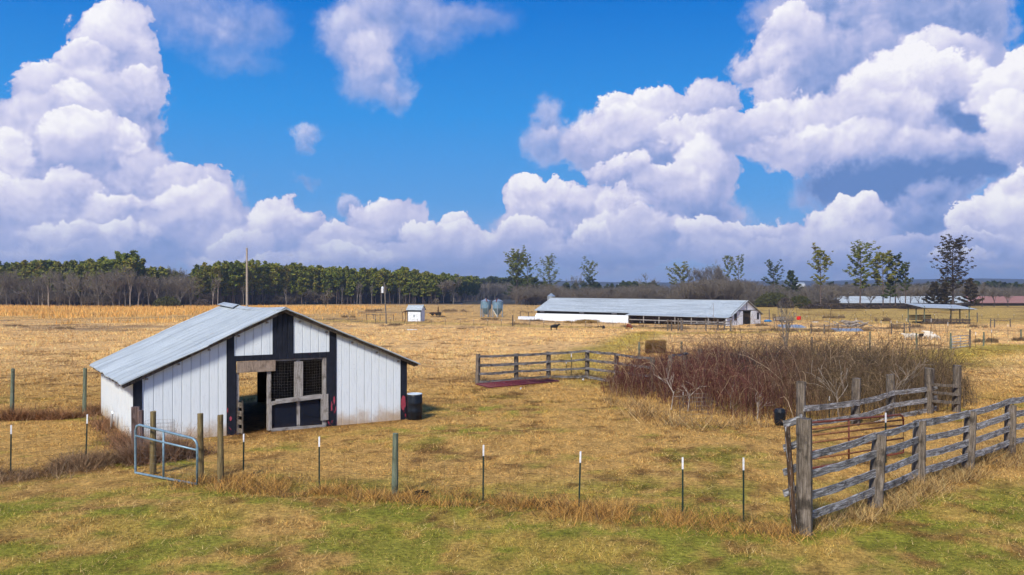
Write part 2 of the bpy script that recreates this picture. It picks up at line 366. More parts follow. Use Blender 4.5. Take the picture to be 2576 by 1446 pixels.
M['silver_wood'] = wood('silvery_board_wood', (.46, .45, .43), (.17, .16, .155), (.025, .022, .02), 'x', (.60, .60, .62))
M['post_wood'] = wood('weathered_post_wood', (.25, .21, .17), (.12, .095, .072), (.024, .019, .014), 'z')
M['ply'] = wood('bare_plywood', (.42, .33, .26), (.30, .23, .175), (.14, .10, .07), 'z')
M['lumber'] = wood('grey_lumber', (.46, .44, .41), (.31, .285, .26), (.12, .10, .08), 'z')
M['lumber_x'] = wood('grey_lumber_flat', (.44, .42, .40), (.30, .28, .26), (.12, .10, .085), 'x')
M['green_post'] = wood('green_treated_post', (.20, .22, .15), (.12, .145, .10), (.05, .05, .03), 'z')
M['brown_post'] = wood('brown_treated_post', (.26, .20, .09), (.17, .125, .055), (.07, .045, .02), 'z')
M['red_post'] = wood('reddish_old_post', (.22, .15, .13), (.13, .085, .075), (.05, .03, .025), 'z')
M['burnt'] = wood('charred_post', (.13, .07, .035), (.05, .03, .018), (.006, .005, .005), 'z', (.5, .5, .5))
M['steel_green'] = simple('dark_green_steel', (.018, .042, .032), (.01, .022, .018), .5, .0, 20)
M['white_tip'] = simple('white_tip_paint', (.80, .80, .80), (.6, .6, .62), .6, 0, 30)
M['blue_pipe'] = simple('blue_gate_paint', (.22, .34, .42), (.13, .20, .25), .4, .2, 12, lo=.3, hi=.6)
M['red_pipe'] = simple('red_oxide_pipe', (.22, .055, .03), (.10, .03, .018), .55, .1, 9)
M['rust_pipe'] = simple('rusty_pipe', (.30, .13, .05), (.12, .05, .025), .7, .1, 9)
M['pink'] = simple('pinkish_red_paint', (.42, .07, .10), (.28, .04, .07), .6, 0, 20)
M['maroon'] = simple('maroon_gate_paint', (.15, .028, .035), (.09, .018, .02), .45, .1, 8)
M['wire'] = simple('grey_wire', (.28, .27, .26), (.12, .09, .07), .5, .6, 30, bmp=0)
M['dark_wire'] = simple('rusty_wire', (.10, .07, .05), (.05, .03, .025), .6, .4, 30, bmp=0)
M['black_plastic'] = simple('black_plastic', (.012, .016, .022), (.006, .008, .012), .35, 0, 9)
M['blue_white'] = simple('pale_lid', (.62, .72, .80), (.45, .52, .58), .4, 0, 9)
M['galv'] = simple('galvanised_steel', (.42, .48, .52), (.30, .35, .39), .4, .55, 4)
M['galv_blue'] = simple('blue_grey_bin_steel', (.22, .34, .42), (.14, .23, .30), .45, .35, 3)
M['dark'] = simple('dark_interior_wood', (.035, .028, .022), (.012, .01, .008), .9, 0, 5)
M['brown_shed'] = wood('dark_brown_boards', (.12, .09, .07), (.07, .052, .04), (.02, .016, .012), 'x')
M['hay'] = simple('hay', (.42, .28, .09), (.20, .11, .03), .95, 0, 14, (1, 1, 2.5), .9, .05)
M['hay_dark'] = simple('old_hay', (.30, .19, .06), (.06, .035, .015), .95, 0, 9, (1, 1, 2.5), 1, .08)
M['white_plain'] = simple('white_paint', (.78, .80, .82), (.62, .65, .68), .5, 0, 3)
M['red_plastic'] = simple('red_plastic', (.70, .02, .015), (.5, .015, .01), .4)
M['blue_plastic'] = simple('blue_plastic', (.02, .20, .45), (.01, .12, .3), .4)
M['rusty'] = simple('rusty_iron', (.11, .05, .03), (.04, .02, .015), .8, .2, 6)
M['cow_black'] = simple('black_hide', (.008, .008, .009), (.004, .004, .005), .7)
M['cow_red'] = simple('red_brown_hide', (.20, .045, .015), (.12, .03, .012), .7)
M['wool'] = simple('off_white_wool', (.72, .66, .55), (.55, .48, .38), .95, 0, 12, bmp=.6, bd=.03)
M['wool_dark'] = simple('black_wool', (.03, .025, .022), (.015, .012, .01), .95, 0, 12)
def bark(name, a, b):
    return simple(name, a, b, .9, 0, 5, (6, 6, .8), .4, .03)
M['bark_pine'] = bark('pine_bark', (.17, .12, .09), (.07, .05, .04))
M['bark_dark'] = bark('dark_bark', (.09, .07, .06), (.04, .032, .028))
M['bark_grey'] = bark('grey_bark', (.20, .18, .15), (.10, .088, .075))
M['bark_pale'] = bark('pale_bark', (.44, .38, .32), (.24, .20, .16))
def leafy(name, cols, tr=.15, rough=.8):
    def fn(t, p, o):
        i = isl(t); r = objrand(t); n = noise(coords(t, 'Object'), .45, 3, .5)
        c = ramp(i * .5 + n * .6 + r * .3 - .2, [(k / (len(cols) - 1), q) for k, q in enumerate(cols)])
        setin(t, p, 'Base Color', c); setin(t, p, 'Roughness', rough); p.inputs['Specular IOR Level'].default_value = .15
    return material(name, fn)
M['needles'] = leafy('pine_needles', [(.04, .065, .012), (.10, .135, .018), (.165, .185, .024), (.23, .205, .03), (.24, .15, .035)])
M['needles_dark'] = leafy('dark_pine_needles', [(.02, .034, .012), (.05, .07, .018), (.085, .10, .028), (.11, .095, .03)])
M['cypress'] = leafy('brown_cypress_twigs', [(.035, .030, .015), (.065, .050, .024), (.10, .070, .032)])
M['twigs'] = leafy('bare_grey_twigs', [(.11, .092, .068), (.17, .142, .108), (.24, .205, .16)])
M['brush'] = leafy('brown_brushwood', [(.05, .038, .028), (.09, .068, .05), (.12, .09, .062)])
M['bush'] = leafy('olive_bush_leaves', [(.04, .045, .012), (.075, .075, .02), (.10, .09, .025)])
def fcol(t, p, o):
    c = attr(t, 'tint', 'Color'); setin(t, p, 'Base Color', c); setin(t, p, 'Roughness', .9); p.inputs['Specular IOR Level'].default_value = .1
M['blades'] = material('dry_grass_blades', fcol)
M['stems'] = material('bramble_stems', fcol)
def screenm(t, p, o):
    tr = t.nodes.new('ShaderNodeBsdfTransparent'); mx = t.nodes.new('ShaderNodeMixShader'); mx.inputs[0].default_value = .72
    setin(t, p, 'Base Color', (.012, .017, .032)); setin(t, p, 'Roughness', .35)
    t.links.new(tr.outputs[0], mx.inputs[1]); t.links.new(p.outputs[0], mx.inputs[2]); t.links.new(mx.outputs[0], o.inputs[0])
M['screen'] = material('navy_screen', screenm)

# ================================================================ ground
STRAW = np.array((.53, .31, .09)); PALE = np.array((.73, .455, .185)); DARK = np.array((.15, .070, .022)); GREEN = np.array((.225, .24, .025))
DIRT = np.array((.20, .098, .028)); GOLD = np.array((.68, .385, .115)); OLIVE = np.array((.36, .275, .045)); BRUSHC = np.array((.17, .12, .08)); FARG = np.array((.06, .055, .045))
def blob(x, y, vx, vy, rx, ry, seed=0):
    """soft patch of ground round the place seen at (vx, vy), radii in metres"""
    cx, cy, _ = G(vx, vy); d = np.sqrt(((x - cx) / rx) ** 2 + ((y - cy) / ry) ** 2) + (fbm(x, y, min(rx, ry) * .7, 40 + seed) - .5) * 1.1
    return np.clip(1.35 - d, 0, 1)
def strip(x, y, pts, w, seed=0):
    P_ = [G(*p)[:2] for p in pts]; best = np.full(np.shape(x), 1e9)
    for (ax, ay), (bx, by) in zip(P_[:-1], P_[1:]):
        L_ = (bx - ax) ** 2 + (by - ay) ** 2; t = np.clip(((x - ax) * (bx - ax) + (y - ay) * (by - ay)) / L_, 0, 1)
        best = np.minimum(best, np.hypot(x - ax - t * (bx - ax), y - ay - t * (by - ay)))
    d = best / w + (fbm(x, y, w, 70 + seed) - .5) * 1.0
    return np.clip(1.4 - d, 0, 1)
BU = (.845, .535)
def barn_st(x, y): return (x + 12.44) * .845 + (y - 28.5) * .535, -(x + 12.44) * .535 + (y - 28.5) * .845
def kinds(x, y):
    x = np.asarray(x, float); y = np.asarray(y, float)
    k = {}
    n1 = fbm(x, y, 3.2, 21); n2 = fbm(x, y, .9, 25); n3 = fbm(x, y, 14, 31)
    nearg = np.clip((24.5 - y) / 4, 0, 1)
    n4 = fbm(x, y, .55, 28, 4); green = np.clip((n1 * .4 + n2 * .3 + n4 * .45 - .54) * 11, 0, 1) * nearg * .8
    green = np.maximum(green, np.clip((n1 * .4 + n2 * .3 + n4 * .3 - .55) * 9, 0, 1) * np.clip((46 - y) / 10, 0, 1) * .6)
    for b in ((1230, 1035, 2.6, 1.7), (1140, 1085, 3.2, 1.2), (700, 1130, 1.2, .5), (1000, 1040, 1.2, .8), (1320, 925, 2.2, 1.2), (400, 1165, 1.5, .8), (560, 1240, 1.6, .5), (1460, 1345, 1.6, .4), (1650, 1390, 1.3, .4), (2500, 1330, 2.2, .8), (230, 1050, 2., .8)):
        green = np.maximum(green, blob(x, y, *b) * np.clip((n4 - .42) * 8, .05, 1) * .85)
    olive = strip(x, y, [(1640, 838), (1560, 868), (1450, 900), (1540, 960)], 2.6) * .8
    olive = np.maximum(olive, strip(x, y, [(2100, 830), (1850, 838), (1640, 842)], 4) * .7)
    olive = np.maximum(olive, strip(x, y, [(2330, 915), (2450, 885), (2600, 872)], 4.2) * .85)
    olive = np.maximum(olive, np.clip((y - 175) / 15, 0, 1) * np.clip((x - 60) / 20, 0, 1) * .45)
    olive = np.maximum(olive, strip(x, y, [(840, 805), (1200, 812), (1560, 822), (2000, 830)], 7) * .5)
    olive = np.maximum(olive, np.clip((23.5 - y) / 4, 0, 1) * .75 * np.clip(fbm(x, y, 2.4, 35) * 3 - .8, .1, 1))
    s, t = barn_st(x, y)
    dirt = np.clip(1.2 - np.maximum(np.maximum((-s) / 1.2, (s - 9.9) / 2.2), np.maximum(-t / 2.2, (t - 8) / 1.5)) - n2 * .8, 0, 1) * np.where(s > 2.6, 1, .55)
    dirt = np.where((s > 0) & (s < 9.87) & (t > 0) & (t < 8), 1, dirt)
    dirt = np.maximum(dirt, blob(x, y, 1090, 1010, 3., 1.) * .5); dirt = np.maximum(dirt, blob(x, y, 1100, 955, 5, 2.) * .35)
    dark = np.clip((n2 * .4 + n1 * .25 + (1 - n4) * .35 - .53) * 9, 0, 1) * .8
    dark = np.maximum(dark, strip(x, y, [(-30, 1215), (150, 1180), (330, 1160)], .8) * .9)
    dark = np.maximum(dark, strip(x, y, [(500, 1215), (780, 1235), (1000, 1250), (1230, 1262), (1480, 1288), (1740, 1308), (1990, 1335)], .55) * .6)
    dark = np.maximum(dark, strip(x, y, [(20, 1045), (210, 1040), (270, 1030)], .5) * .8)
    dark = np.maximum(dark, strip(x, y, [(2040, 1310), (2215, 1265), (2440, 1175), (2600, 1130)], .6) * .6)
    pale = np.clip((y - 42) / 18, 0, 1) * np.clip(1.1 - (y - 175) / 60, .35, 1)
    gold = np.clip((y - 120 - 190 * fbm(x, y, 22, 93, 3)) / 16, 0, 1) * np.clip((425 - y) / 10, 0, 1) * np.clip((-62 - x) / 40 + n3 * .8, 0, 1)
    gold = np.maximum(gold, strip(x, y, [(1190, 754), (1450, 755)], 14) * .5)
    gold = np.maximum(gold, strip(x, y, [(1150, 792), (880, 797)], 4) * .5)
    gold = np.maximum(gold, blob(x, y, 1650, 896, 3.4, 2.6) * .9)
    brush = np.clip((n1 * .5 + n3 * .5 - .5) * 5, 0, 1) * np.clip((y - 120) / 30, 0, 1) * np.clip((235 - y) / 20, 0, 1) * .7
    brush = np.maximum(brush, strip(x, y, [(100, 822), (200, 828), (330, 820)], 5) * .55)
    brush = np.maximum(brush, strip(x, y, [(1650, 820), (1950, 830), (2350, 822)], 3.5) * .75)
    brush = np.maximum(brush, strip(x, y, [(860, 783), (1110, 785)], 8) * .6)
    return dict(green=green, olive=olive, dirt=dirt, dark=dark, pale=pale, gold=gold, brush=brush, far=np.clip((y - 440) / 60, 0, 1))
def ground_color(x, y):
    k = kinds(x, y); c = np.ones(np.shape(x) + (3,)) * STRAW
    for nm, q in (('pale', PALE), ('olive', OLIVE), ('dark', DARK), ('green', GREEN), ('brush', BRUSHC), ('gold', GOLD), ('dirt', DIRT), ('far', FARG)):
        w = k[nm][..., None]; c = c * (1 - w) + q * w
    return c
def axis_(dense, lo, hi, step, grow=1.14):
    a = list(np.arange(dense[0], dense[1], step)); s = step; x = a[-1]
    while x < hi: s *= grow; x += s; a.append(x)
    s = step; x = a[0]; b = []
    while x > lo: s *= grow; x -= s; b.append(x)
    return np.array(b[::-1] + a)
xs = axis_((-24, 30), -9000, 9000, .22, 1.055); ys = axis_((13, 46), -600, 5200, .22, 1.03)
GX, GY = np.meshgrid(xs, ys); GZ = th(GX, GY)
nx, ny = len(xs), len(ys); idx = np.arange(nx * ny).reshape(ny, nx)
F_ = np.stack([idx[:-1, :-1], idx[:-1, 1:], idx[1:, 1:], idx[1:, :-1]], -1).reshape(-1, 4)
cols = np.concatenate([ground_color(GX, GY), np.ones(GX.shape + (1,))], -1)
def fground(t, p, o):
    c = attr(t, 'tint', 'Color'); w = coords(t, 'World')
    n1 = noise(w, 9, 8, .7); n2 = noise(w, .55, 6, .65); n3 = noise(X.v('MULTIPLY', w, (1, .5, 1)), 2.4, 6, .65)
    k = ramp(n1, [(.3, .3), (.5, .9), (.72, 1.45)]); k2 = ramp(n3, [(.3, .62), (.5, 1.0), (.7, 1.3)])
    cc = X.v('MULTIPLY', X.v('MULTIPLY', c, k), k2)
    cc = mixc(smooth(n2, .50, .72) * .45, cc, X.v('MULTIPLY', cc, (.62, .55, .50)))
    setin(t, p, 'Base Color', cc); setin(t, p, 'Roughness', .95); p.inputs['Specular IOR Level'].default_value = .1
    bump(t, p, n1 + n3 * .8, .9, .09)
M['ground'] = material('dry_pasture', fground)
g = big_mesh('ground', np.stack([GX, GY, GZ], -1).reshape(-1, 3), F_, M['ground'], {'tint': ('FLOAT_COLOR', cols.reshape(-1, 4))})
g.data.polygons.foreach_set('use_smooth', [True] * len(g.data.polygons)); tag(g, kind='structure')

# ---------------------------------------------------------------- grass as loose blades
def blades(name, x, y, h, w, lean, color, var, label, cat='grass', z=None, ncol=.35):
    n = len(x); z = th(x, y) - .01 if z is None else z
    a = rng.uniform(0, 2 * np.pi, n); b = rng.uniform(0, 2 * np.pi, n); l = lean * rng.uniform(.2, 1.3, n) * h
    p0 = np.stack([x - np.cos(a) * w, y - np.sin(a) * w, z], -1); p1 = np.stack([x + np.cos(a) * w, y + np.sin(a) * w, z], -1)
    p2 = np.stack([x + np.cos(b) * l, y + np.sin(b) * l, z + h * rng.uniform(.6, 1.15, n)], -1)
    V_ = np.stack([p0, p1, p2], 1).reshape(-1, 3); F = np.arange(3 * n).reshape(-1, 3)
    k = rng.normal(1, var, (n, 1)); hue = rng.normal(0, .10, (n, 1)); c = np.clip(color * k * np.concatenate([1 + hue * .4, 1 - hue * .5, 1 - hue * 1.5], 1), .004, .9)
    c = np.concatenate([c, np.ones((n, 1))], -1); c = np.repeat(c, 3, 0)
    return tag(big_mesh(name, V_, F, M['blades'], {'tint': ('FLOAT_COLOR', c)}), label, cat, kind='stuff')
def keep_out(x, y):
    s, t = barn_st(x, y); return ~((s > -.05) & (s < 9.95) & (t > -.05) & (t < 8.1))
N = 680000
y = np.exp(rng.uniform(np.log(13.5), np.log(72), N)); x = rng.uniform(-1, 1, N) * (.66 * y + 2)
kk = kinds(x, y); dens = (1 - kk['dirt'] * .93) * np.clip(.25 + 1.3 * fbm(x, y, .5, 91), 0, 1)
m = (rng.uniform(0, 1, N) < dens) & keep_out(x, y); x, y = x[m], y[m]
cl = fbm(x, y, .75, 55, 3); h = (.035 + .16 * np.clip(cl - .35, 0, 1)) * rng.uniform(.5, 1.4, len(x)) * np.clip(y / 30, .8, 1.7); h *= np.where(kinds(x, y)['green'] > .5, .7, 1)
cc = ground_color(x, y); fine = fbm(x, y, .22, 61, 2); cc = cc * (.25 + .75 * cl[:, None] + .85 * fine[:, None]); straw = rng.uniform(0, 1, len(x)) < .30 * (fine + .4); cc[straw] = cc[straw] * .35 + np.array((.78, .48, .17)) * .65
drk = rng.uniform(0, 1, len(x)) < .22; cc[drk] *= .35
blades('grass', x, y, h, .0042 * np.clip(y / 15, 1, 4.5), 1.3, cc, .30, 'short dry pasture grass, straw coloured with green patches, all over the near paddock')
N = 60000
y = np.exp(rng.uniform(np.log(13.5), np.log(45), N)); x = rng.uniform(-1, 1, N) * (.66 * y + 2); fz = fbm(x, y, .6, 95, 3); m = (rng.uniform(.5, .72, N) < fz) & keep_out(x, y) & (kinds(x, y)['dirt'] < .5); x, y = x[m], y[m]
blades('fallen_straw', x, y, rng.uniform(.05, .12, len(x)), .0045 * np.clip(y / 15, 1, 2), 2.2, np.array((.80, .52, .20)) * rng.choice([1., .8, .45], len(x))[:, None], .2, 'pale dead grass stems lying loose over the paddock', 'dead grass')
# farther pasture: tussocks
N = 260000
y = np.exp(rng.uniform(np.log(62), np.log(215), N)); x = rng.uniform(-1, 1, N) * (.66 * y + 3)
cl = fbm(x, y, 2.2, 57, 3); h = (.06 + .8 * np.clip(cl - .42, 0, 1)) * rng.uniform(.6, 1.3, N); cc = ground_color(x, y) * (.45 + 1.1 * cl[:, None])
blades('grass', x, y, h, .026 * y / 100, 1.0, cc, .22, 'tan tussocky pasture grass of the wide field beyond the barn')
# tall broomsedge
N = 60000
y = rng.uniform(140, 420, N); x = rng.uniform(-290, 0, N); kk = kinds(x, y)['gold']; m = rng.uniform(0, 1, N) < kk; x, y = x[m], y[m]
cl = fbm(x, y, 9, 58, 3); blades('broomsedge', x, y, .5 + 1.2 * cl * rng.uniform(.5, 1.2, len(x)), .09, .25, (GOLD * .95) * (.6 + .8 * cl[:, None]), .15, 'tall orange broomsedge grass in front of the left wood', 'tall grass')
# long dead grass under the fences
def line_grass(pts, n, w, hmax, color, label, name='dead_grass', var=.3):
    P_ = [np.array(G(*p)[:2]) for p in pts]; L_ = np.array([np.linalg.norm(b - a) for a, b in zip(P_[:-1], P_[1:])]); X_ = []; Y_ = []
    for a, b, l in zip(P_[:-1], P_[1:], L_):
        q = int(n * l / L_.sum()); t = rng.uniform(0, 1, q); X_.append(a[0] + (b[0] - a[0]) * t); Y_.append(a[1] + (b[1] - a[1]) * t)
    x = np.concatenate(X_); y = np.concatenate(Y_); x = x + rng.normal(0, w, len(x)); y = y + rng.normal(0, w, len(y))
    cl = fbm(x, y, .6, 66, 3); m = (rng.uniform(.25, .75, len(x)) < cl + .08) & keep_out(x, y); x, y, cl = x[m], y[m], cl[m]
    mixk = rng.uniform(0, 1, (len(x), 1)); c = np.array(color) * (.6 + .8 * cl[:, None]); c = np.where(mixk < .3, np.array((.12, .07, .04)), c)
    return blades(name, x, y, hmax * np.clip(cl * 3.2 - .75, .15, 1.5) * rng.uniform(.3, 1.1, len(x)), .0045 * np.clip(y / 16, 1, 3), 1.3, c, var, label, 'dead grass')
line_grass([(490, 1215), (780, 1238), (1000, 1252), (1230, 1266), (1480, 1292), (1740, 1312), (1990, 1340)], 24000, .42, .25, (.46, .255, .07), 'long matted orange-brown grass under the steel post fence in front')
line_grass([(-40, 1200), (110, 1190), (230, 1165), (335, 1150)], 11000, .45, .36, (.26, .165, .09), 'dark brown weeds along the fence left of the blue gate')
line_grass([(2040, 1325), (2215, 1275), (2320, 1225), (2440, 1180), (2600, 1130)], 15000, .40, .36, (.42, .28, .11), 'long straw grass under the near board fence at right')
line_grass([(1195, 962), (1380, 955), (1480, 948), (1560, 965)], 7000, .22, .35, (.32, .22, .10), 'dry weeds under the middle board fence')
line_grass([(15, 1055), (150, 1050), (225, 1043), (262, 1028)], 9000, .3, .45, (.30, .15, .07), 'brown weeds round the two wooden posts left of the barn')
line_grass([(340, 1160), (420, 1150), (480, 1140)], 8000, .35, .6, (.22, .13, .08), 'tangle of dry stalks inside the blue gate')
line_grass([(262, 1060), (300, 1090), (335, 1130)], 5000, .3, .4, (.28, .15, .08), 'brown weeds against the left side of the barn')
line_grass([(1560, 1010), (1640, 1050), (1720, 1075), (1850, 1072), (1960, 1075)], 2500, .45, .6, (.40, .26, .11), 'tall straw grass at the front edge of the bramble thicket')
line_grass([(690, 1072), (720, 1078)], 1500, .14, .3, (.46, .30, .12), 'little heap of straw at the foot of the barn doorpost', 'straw_heap')

# ================================================================ the barn
BA = (-12.44, 28.5, 0); BRZ = math.atan2(.535, .845); BW, BL, SR = 9.87, 8.0, 4.99
def roof_z(s): return 4.36 - (SR - s) * .445 if s < SR else 4.36 - (s - SR) * .4165
barn = empty('barn', BA, BRZ, 'white metal-sided barn with black trim, tin roof and an open doorway facing right', 'barn')
def wall_strips(s0, s1, zb, zt, tf, axis='s', off=0.0, step=.30, inward=.017, gw=.036):
    """ribbed sheet siding: flat panels with pressed grooves"""
    mb = MB(); s = math.floor(s0 / step) * step
    def P_(a, d, z): return (a, d + off, z) if axis == 's' else (d + off, a, z)
    sg = 1 if axis == 's' else 1
    while s < s1:
        for a, b, d0, d1 in ((s, s + gw / 2, 0, inward), (s + gw / 2, s + gw, inward, 0), (s + gw, s + step, 0, 0)):
            a_, b_ = max(a, s0), min(b, s1)
            if b_ - a_ < 1e-4: continue
            mb.add([P_(a_, d0 * sg, zb(a_)), P_(b_, d1 * sg, zb(b_)), P_(b_, d1 * sg, zt(b_)), P_(a_, d0 * sg, zt(a_))], [(0, 1, 2, 3)])
        s += step
    # back skin gives the sheet its thickness
    mb.add([P_(s0, .05, zb(s0)), P_(s1, .05, zb(s1)), P_(s1, .05, zt(s1)), P_(s0, .05, zt(s0))], [(3, 2, 1, 0)])
    return mb
zt = lambda s: roof_z(s) - .03
b0 = lambda s: -.08 + .03 * math.sin(s * 7)
wall_strips(.26, 2.99, b0, zt, 0).build('wall', M['white_siding'], barn)
wall_strips(6.99, 9.61, b0, zt, 0).build('wall', M['white_siding'], barn)
wall_strips(3.25, 4.6, lambda s: 2.72, zt, 0).build('gable_panel', M['white_siding'], barn)
wall_strips(5.36, 6.72, lambda s: 2.73, zt, 0).build('gable_panel', M['white_siding'], barn)
tr = -.02
def trim(s0, s1, zb_, zt_, d=.0): return wall_strips(s0, s1, zb_, zt_, 0, off=d)
for a, b in ((-.02, .26), (2.99, 3.25), (6.72, 6.99), (9.61, 9.87)):
    trim(a, b, lambda s: -.08, zt, tr).build('trim', M['black_paint'], barn)
trim(3.25, 3.32, lambda s: -.08, lambda s: 2.53, tr).build('trim', M['black_paint'], barn); trim(6.60, 6.72, lambda s: -.08, lambda s: 2.53, tr).build('trim', M['black_paint'], barn)
wall_strips(4.6, 5.36, lambda s: 2.725, zt, 0, off=tr, step=.19).build('trim', M['black_paint'], barn)
wall_strips(3.25, 6.72, lambda s: 2.53, lambda s: 2.725, 0, off=tr).build('trim', M['black_paint'], barn)
# side walls and rear wall
def side_z(t): return roof_z(0) - .06
sw = wall_strips(0, BL, lambda t: -.10 + .12 * max(0, 1 - abs(t - 3.4) / .5) + .02 * math.sin(t * 5), side_z, 0, axis='t', step=.34)
sw.build('wall', M['side_siding'], barn)
wall_strips(0, BL, lambda t: -.1, lambda t: roof_z(BW) - .04, 0, axis='t', off=BW - .05).build('wall', M['side_siding'], barn)
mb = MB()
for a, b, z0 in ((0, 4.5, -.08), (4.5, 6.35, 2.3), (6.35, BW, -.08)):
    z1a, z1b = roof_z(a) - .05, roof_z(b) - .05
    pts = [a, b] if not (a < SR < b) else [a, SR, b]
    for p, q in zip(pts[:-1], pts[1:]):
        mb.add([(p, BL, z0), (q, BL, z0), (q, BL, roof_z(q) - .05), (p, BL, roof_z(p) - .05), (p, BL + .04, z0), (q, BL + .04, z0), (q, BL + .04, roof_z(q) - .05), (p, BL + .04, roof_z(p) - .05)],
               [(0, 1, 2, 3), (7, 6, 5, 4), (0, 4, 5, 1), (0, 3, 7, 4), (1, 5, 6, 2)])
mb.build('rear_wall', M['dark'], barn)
# timber frame inside
mb = MB()
for t in (1.9, 3.9, 5.9):
    for s in (.25, 2.6, 7.2, 9.6): mb.box((s - .06, t - .06, -.05), (s + .06, t + .06, roof_z(s) - .27))
    mb.beam((.1, t, roof_z(.1) - .34), (SR, t, roof_z(SR) - .34), .05, .14); mb.beam((SR, t, roof_z(SR) - .34), (BW - .1, t, roof_z(BW) - .34), .05, .14)
for s in (.4, 1.4, 2.4, 3.4, 4.4, 5.6, 6.6, 7.6, 8.6, 9.5): mb.box((s - .04, -.05, roof_z(s) - .26), (s + .04, BL + .15, roof_z(s) - .20))
mb.build('timber_frame', M['lumber'], barn)
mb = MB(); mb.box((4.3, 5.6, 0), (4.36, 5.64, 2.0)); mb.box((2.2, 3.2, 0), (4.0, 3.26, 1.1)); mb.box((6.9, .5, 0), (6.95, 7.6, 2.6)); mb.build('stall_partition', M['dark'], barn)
# roof: two slopes of ribbed sheets, lapped in the middle
def slope(s_hi, s_lo, name, lap, seed):
    mb = MB(); ns, nt_ = 26, 70; T0, T1 = -.30, BL + .35
    def zz(s, t, up):
        z = roof_z(s); k = abs(s - s_hi) / abs(s_lo - s_hi)
        z += (float(vnoise(s * .9 + seed, t * .9, 5)) - .5) * .055 + (float(vnoise(s * 3 + seed, t * 3.5, 8)) - .5) * .018
        z -= .10 * math.sin(math.pi * (t - T0) / (T1 - T0)) * (1 - k)
        z += .018 if k < lap else 0
        return z + up
    rib = .305; tt = []
    t = T0
    while t < T1: tt += [(t, 0), (t + .02, .016), (t + .045, 0)]; t += rib
    tt = [(min(a, T1), b) for a, b in tt] + [(T1, 0)]
    ss = sorted(set([s_hi + (s_lo - s_hi) * i / ns for i in range(ns + 1)] + [s_hi + (s_lo - s_hi) * (lap - .001), s_hi + (s_lo - s_hi) * (lap + .001)]), key=lambda q: abs(q - s_hi))
    nb = len(tt)
    for layer in (0, -.03):
        for i, s in enumerate(ss):
            for j, (t, r) in enumerate(tt):
                edge = 0
                if i == len(ss) - 1: edge = (float(vnoise(t * 3, seed, 2)) - .5) * .09
                mb.v.append((s + edge, t + (float(vnoise(s * 1.3, j < 3, 12)) - .5) * .06 * (j in (0, nb - 1)), zz(s, t, r + layer)))
    n1 = len(ss) * nb
    for L_ in (0, 1):
        for i in range(len(ss) - 1):
            for j in range(nb - 1):
                a = L_ * n1 + i * nb + j; f = (a, a + 1, a + nb + 1, a + nb); mb.f.append(f if L_ else f[::-1])
    for i in range(len(ss) - 1): mb.f += [(i * nb, (i + 1) * nb, n1 + (i + 1) * nb, n1 + i * nb), (i * nb + nb - 1, n1 + i * nb + nb - 1, n1 + (i + 1) * nb + nb - 1, (i + 1) * nb + nb - 1)]
    e = (len(ss) - 1) * nb
    for j in range(nb - 1): mb.f.append((e + j, n1 + e + j, n1 + e + j + 1, e + j + 1))
    return mb.build(name, M['tin'], barn)
roofL = slope(SR, -.40, 'roof', .5, 1); roofR = slope(SR, 10.33, 'roof', .5, 20)
mb = MB()
for a, b, z in ((-.30, 5.9, 0), ):
    n = 14
    for i in range(n):
        t0 = a + (b - a) * i / n; t1 = a + (b - a) * (i + 1) / n
        for sgn in (-1, 1):
            s2 = SR + sgn * .17; q0, q1 = [.045 - .10 * math.sin(math.pi * (t + .3) / 8.65) for t in (t0, t1)]
            mb.add([(SR, t0, roof_z(SR) + q0 + .02), (SR, t1, roof_z(SR) + q1 + .02), (s2, t1, roof_z(s2) + q1), (s2, t0, roof_z(s2) + q0),
                    (SR, t0, roof_z(SR) + q0), (SR, t1, roof_z(SR) + q1), (s2, t1, roof_z(s2) + q1 - .02), (s2, t0, roof_z(s2) + q0 - .02)], [(0, 1, 2, 3), (7, 6, 5, 4), (3, 2, 6, 7), (0, 3, 7, 4), (1, 5, 6, 2)])
mb.build('ridge_cap', M['tin'], roofL)
mb = MB()          # the last length of the ridge cap has come loose and lifts
for sgn in (-1, 1):
    for layer in (0,):
        a = [(SR + .02, 6.15, roof_z(SR) + .03), (SR, 8.4, roof_z(SR) + .09), (SR + sgn * .30, 8.3, roof_z(SR) + .0), (SR + sgn * .24, 6.0, roof_z(SR) - .09)]
        b = [(p[0], p[1], p[2] - .02) for p in a]; mb.add(a + b, [(0, 1, 2, 3), (7, 6, 5, 4), (3, 2, 6, 7), (0, 3, 7, 4), (1, 5, 6, 2), (0, 4, 5, 1)])
tag(mb.build('ridge_cap', M['tin'], roofL), 'loose end of the ridge cap')
# rafters showing at the front eaves and dark barge under the right slope
mb = MB(); mb.beam((-.36, -.16, roof_z(-.36) - .10), (SR, -.16, roof_z(SR) - .10), .04, .09); mb.beam((SR, -.16, roof_z(SR) - .10), (10.25, -.16, roof_z(10.25) - .10), .04, .09)
mb.build('barge_board', M['post_wood'], barn)
for t in np.arange(.1, 8.3, .75):
    MB().beam((-.34, t, roof_z(-.34) - .12), (.02, t, roof_z(.02) - .12), .05, .10).build('rafter_end', M['post_wood'], barn); MB().beam((BW, t, roof_z(BW) - .12), (10.28, t, roof_z(10.28) - .12), .05, .10).build('rafter_end', M['post_wood'], barn)
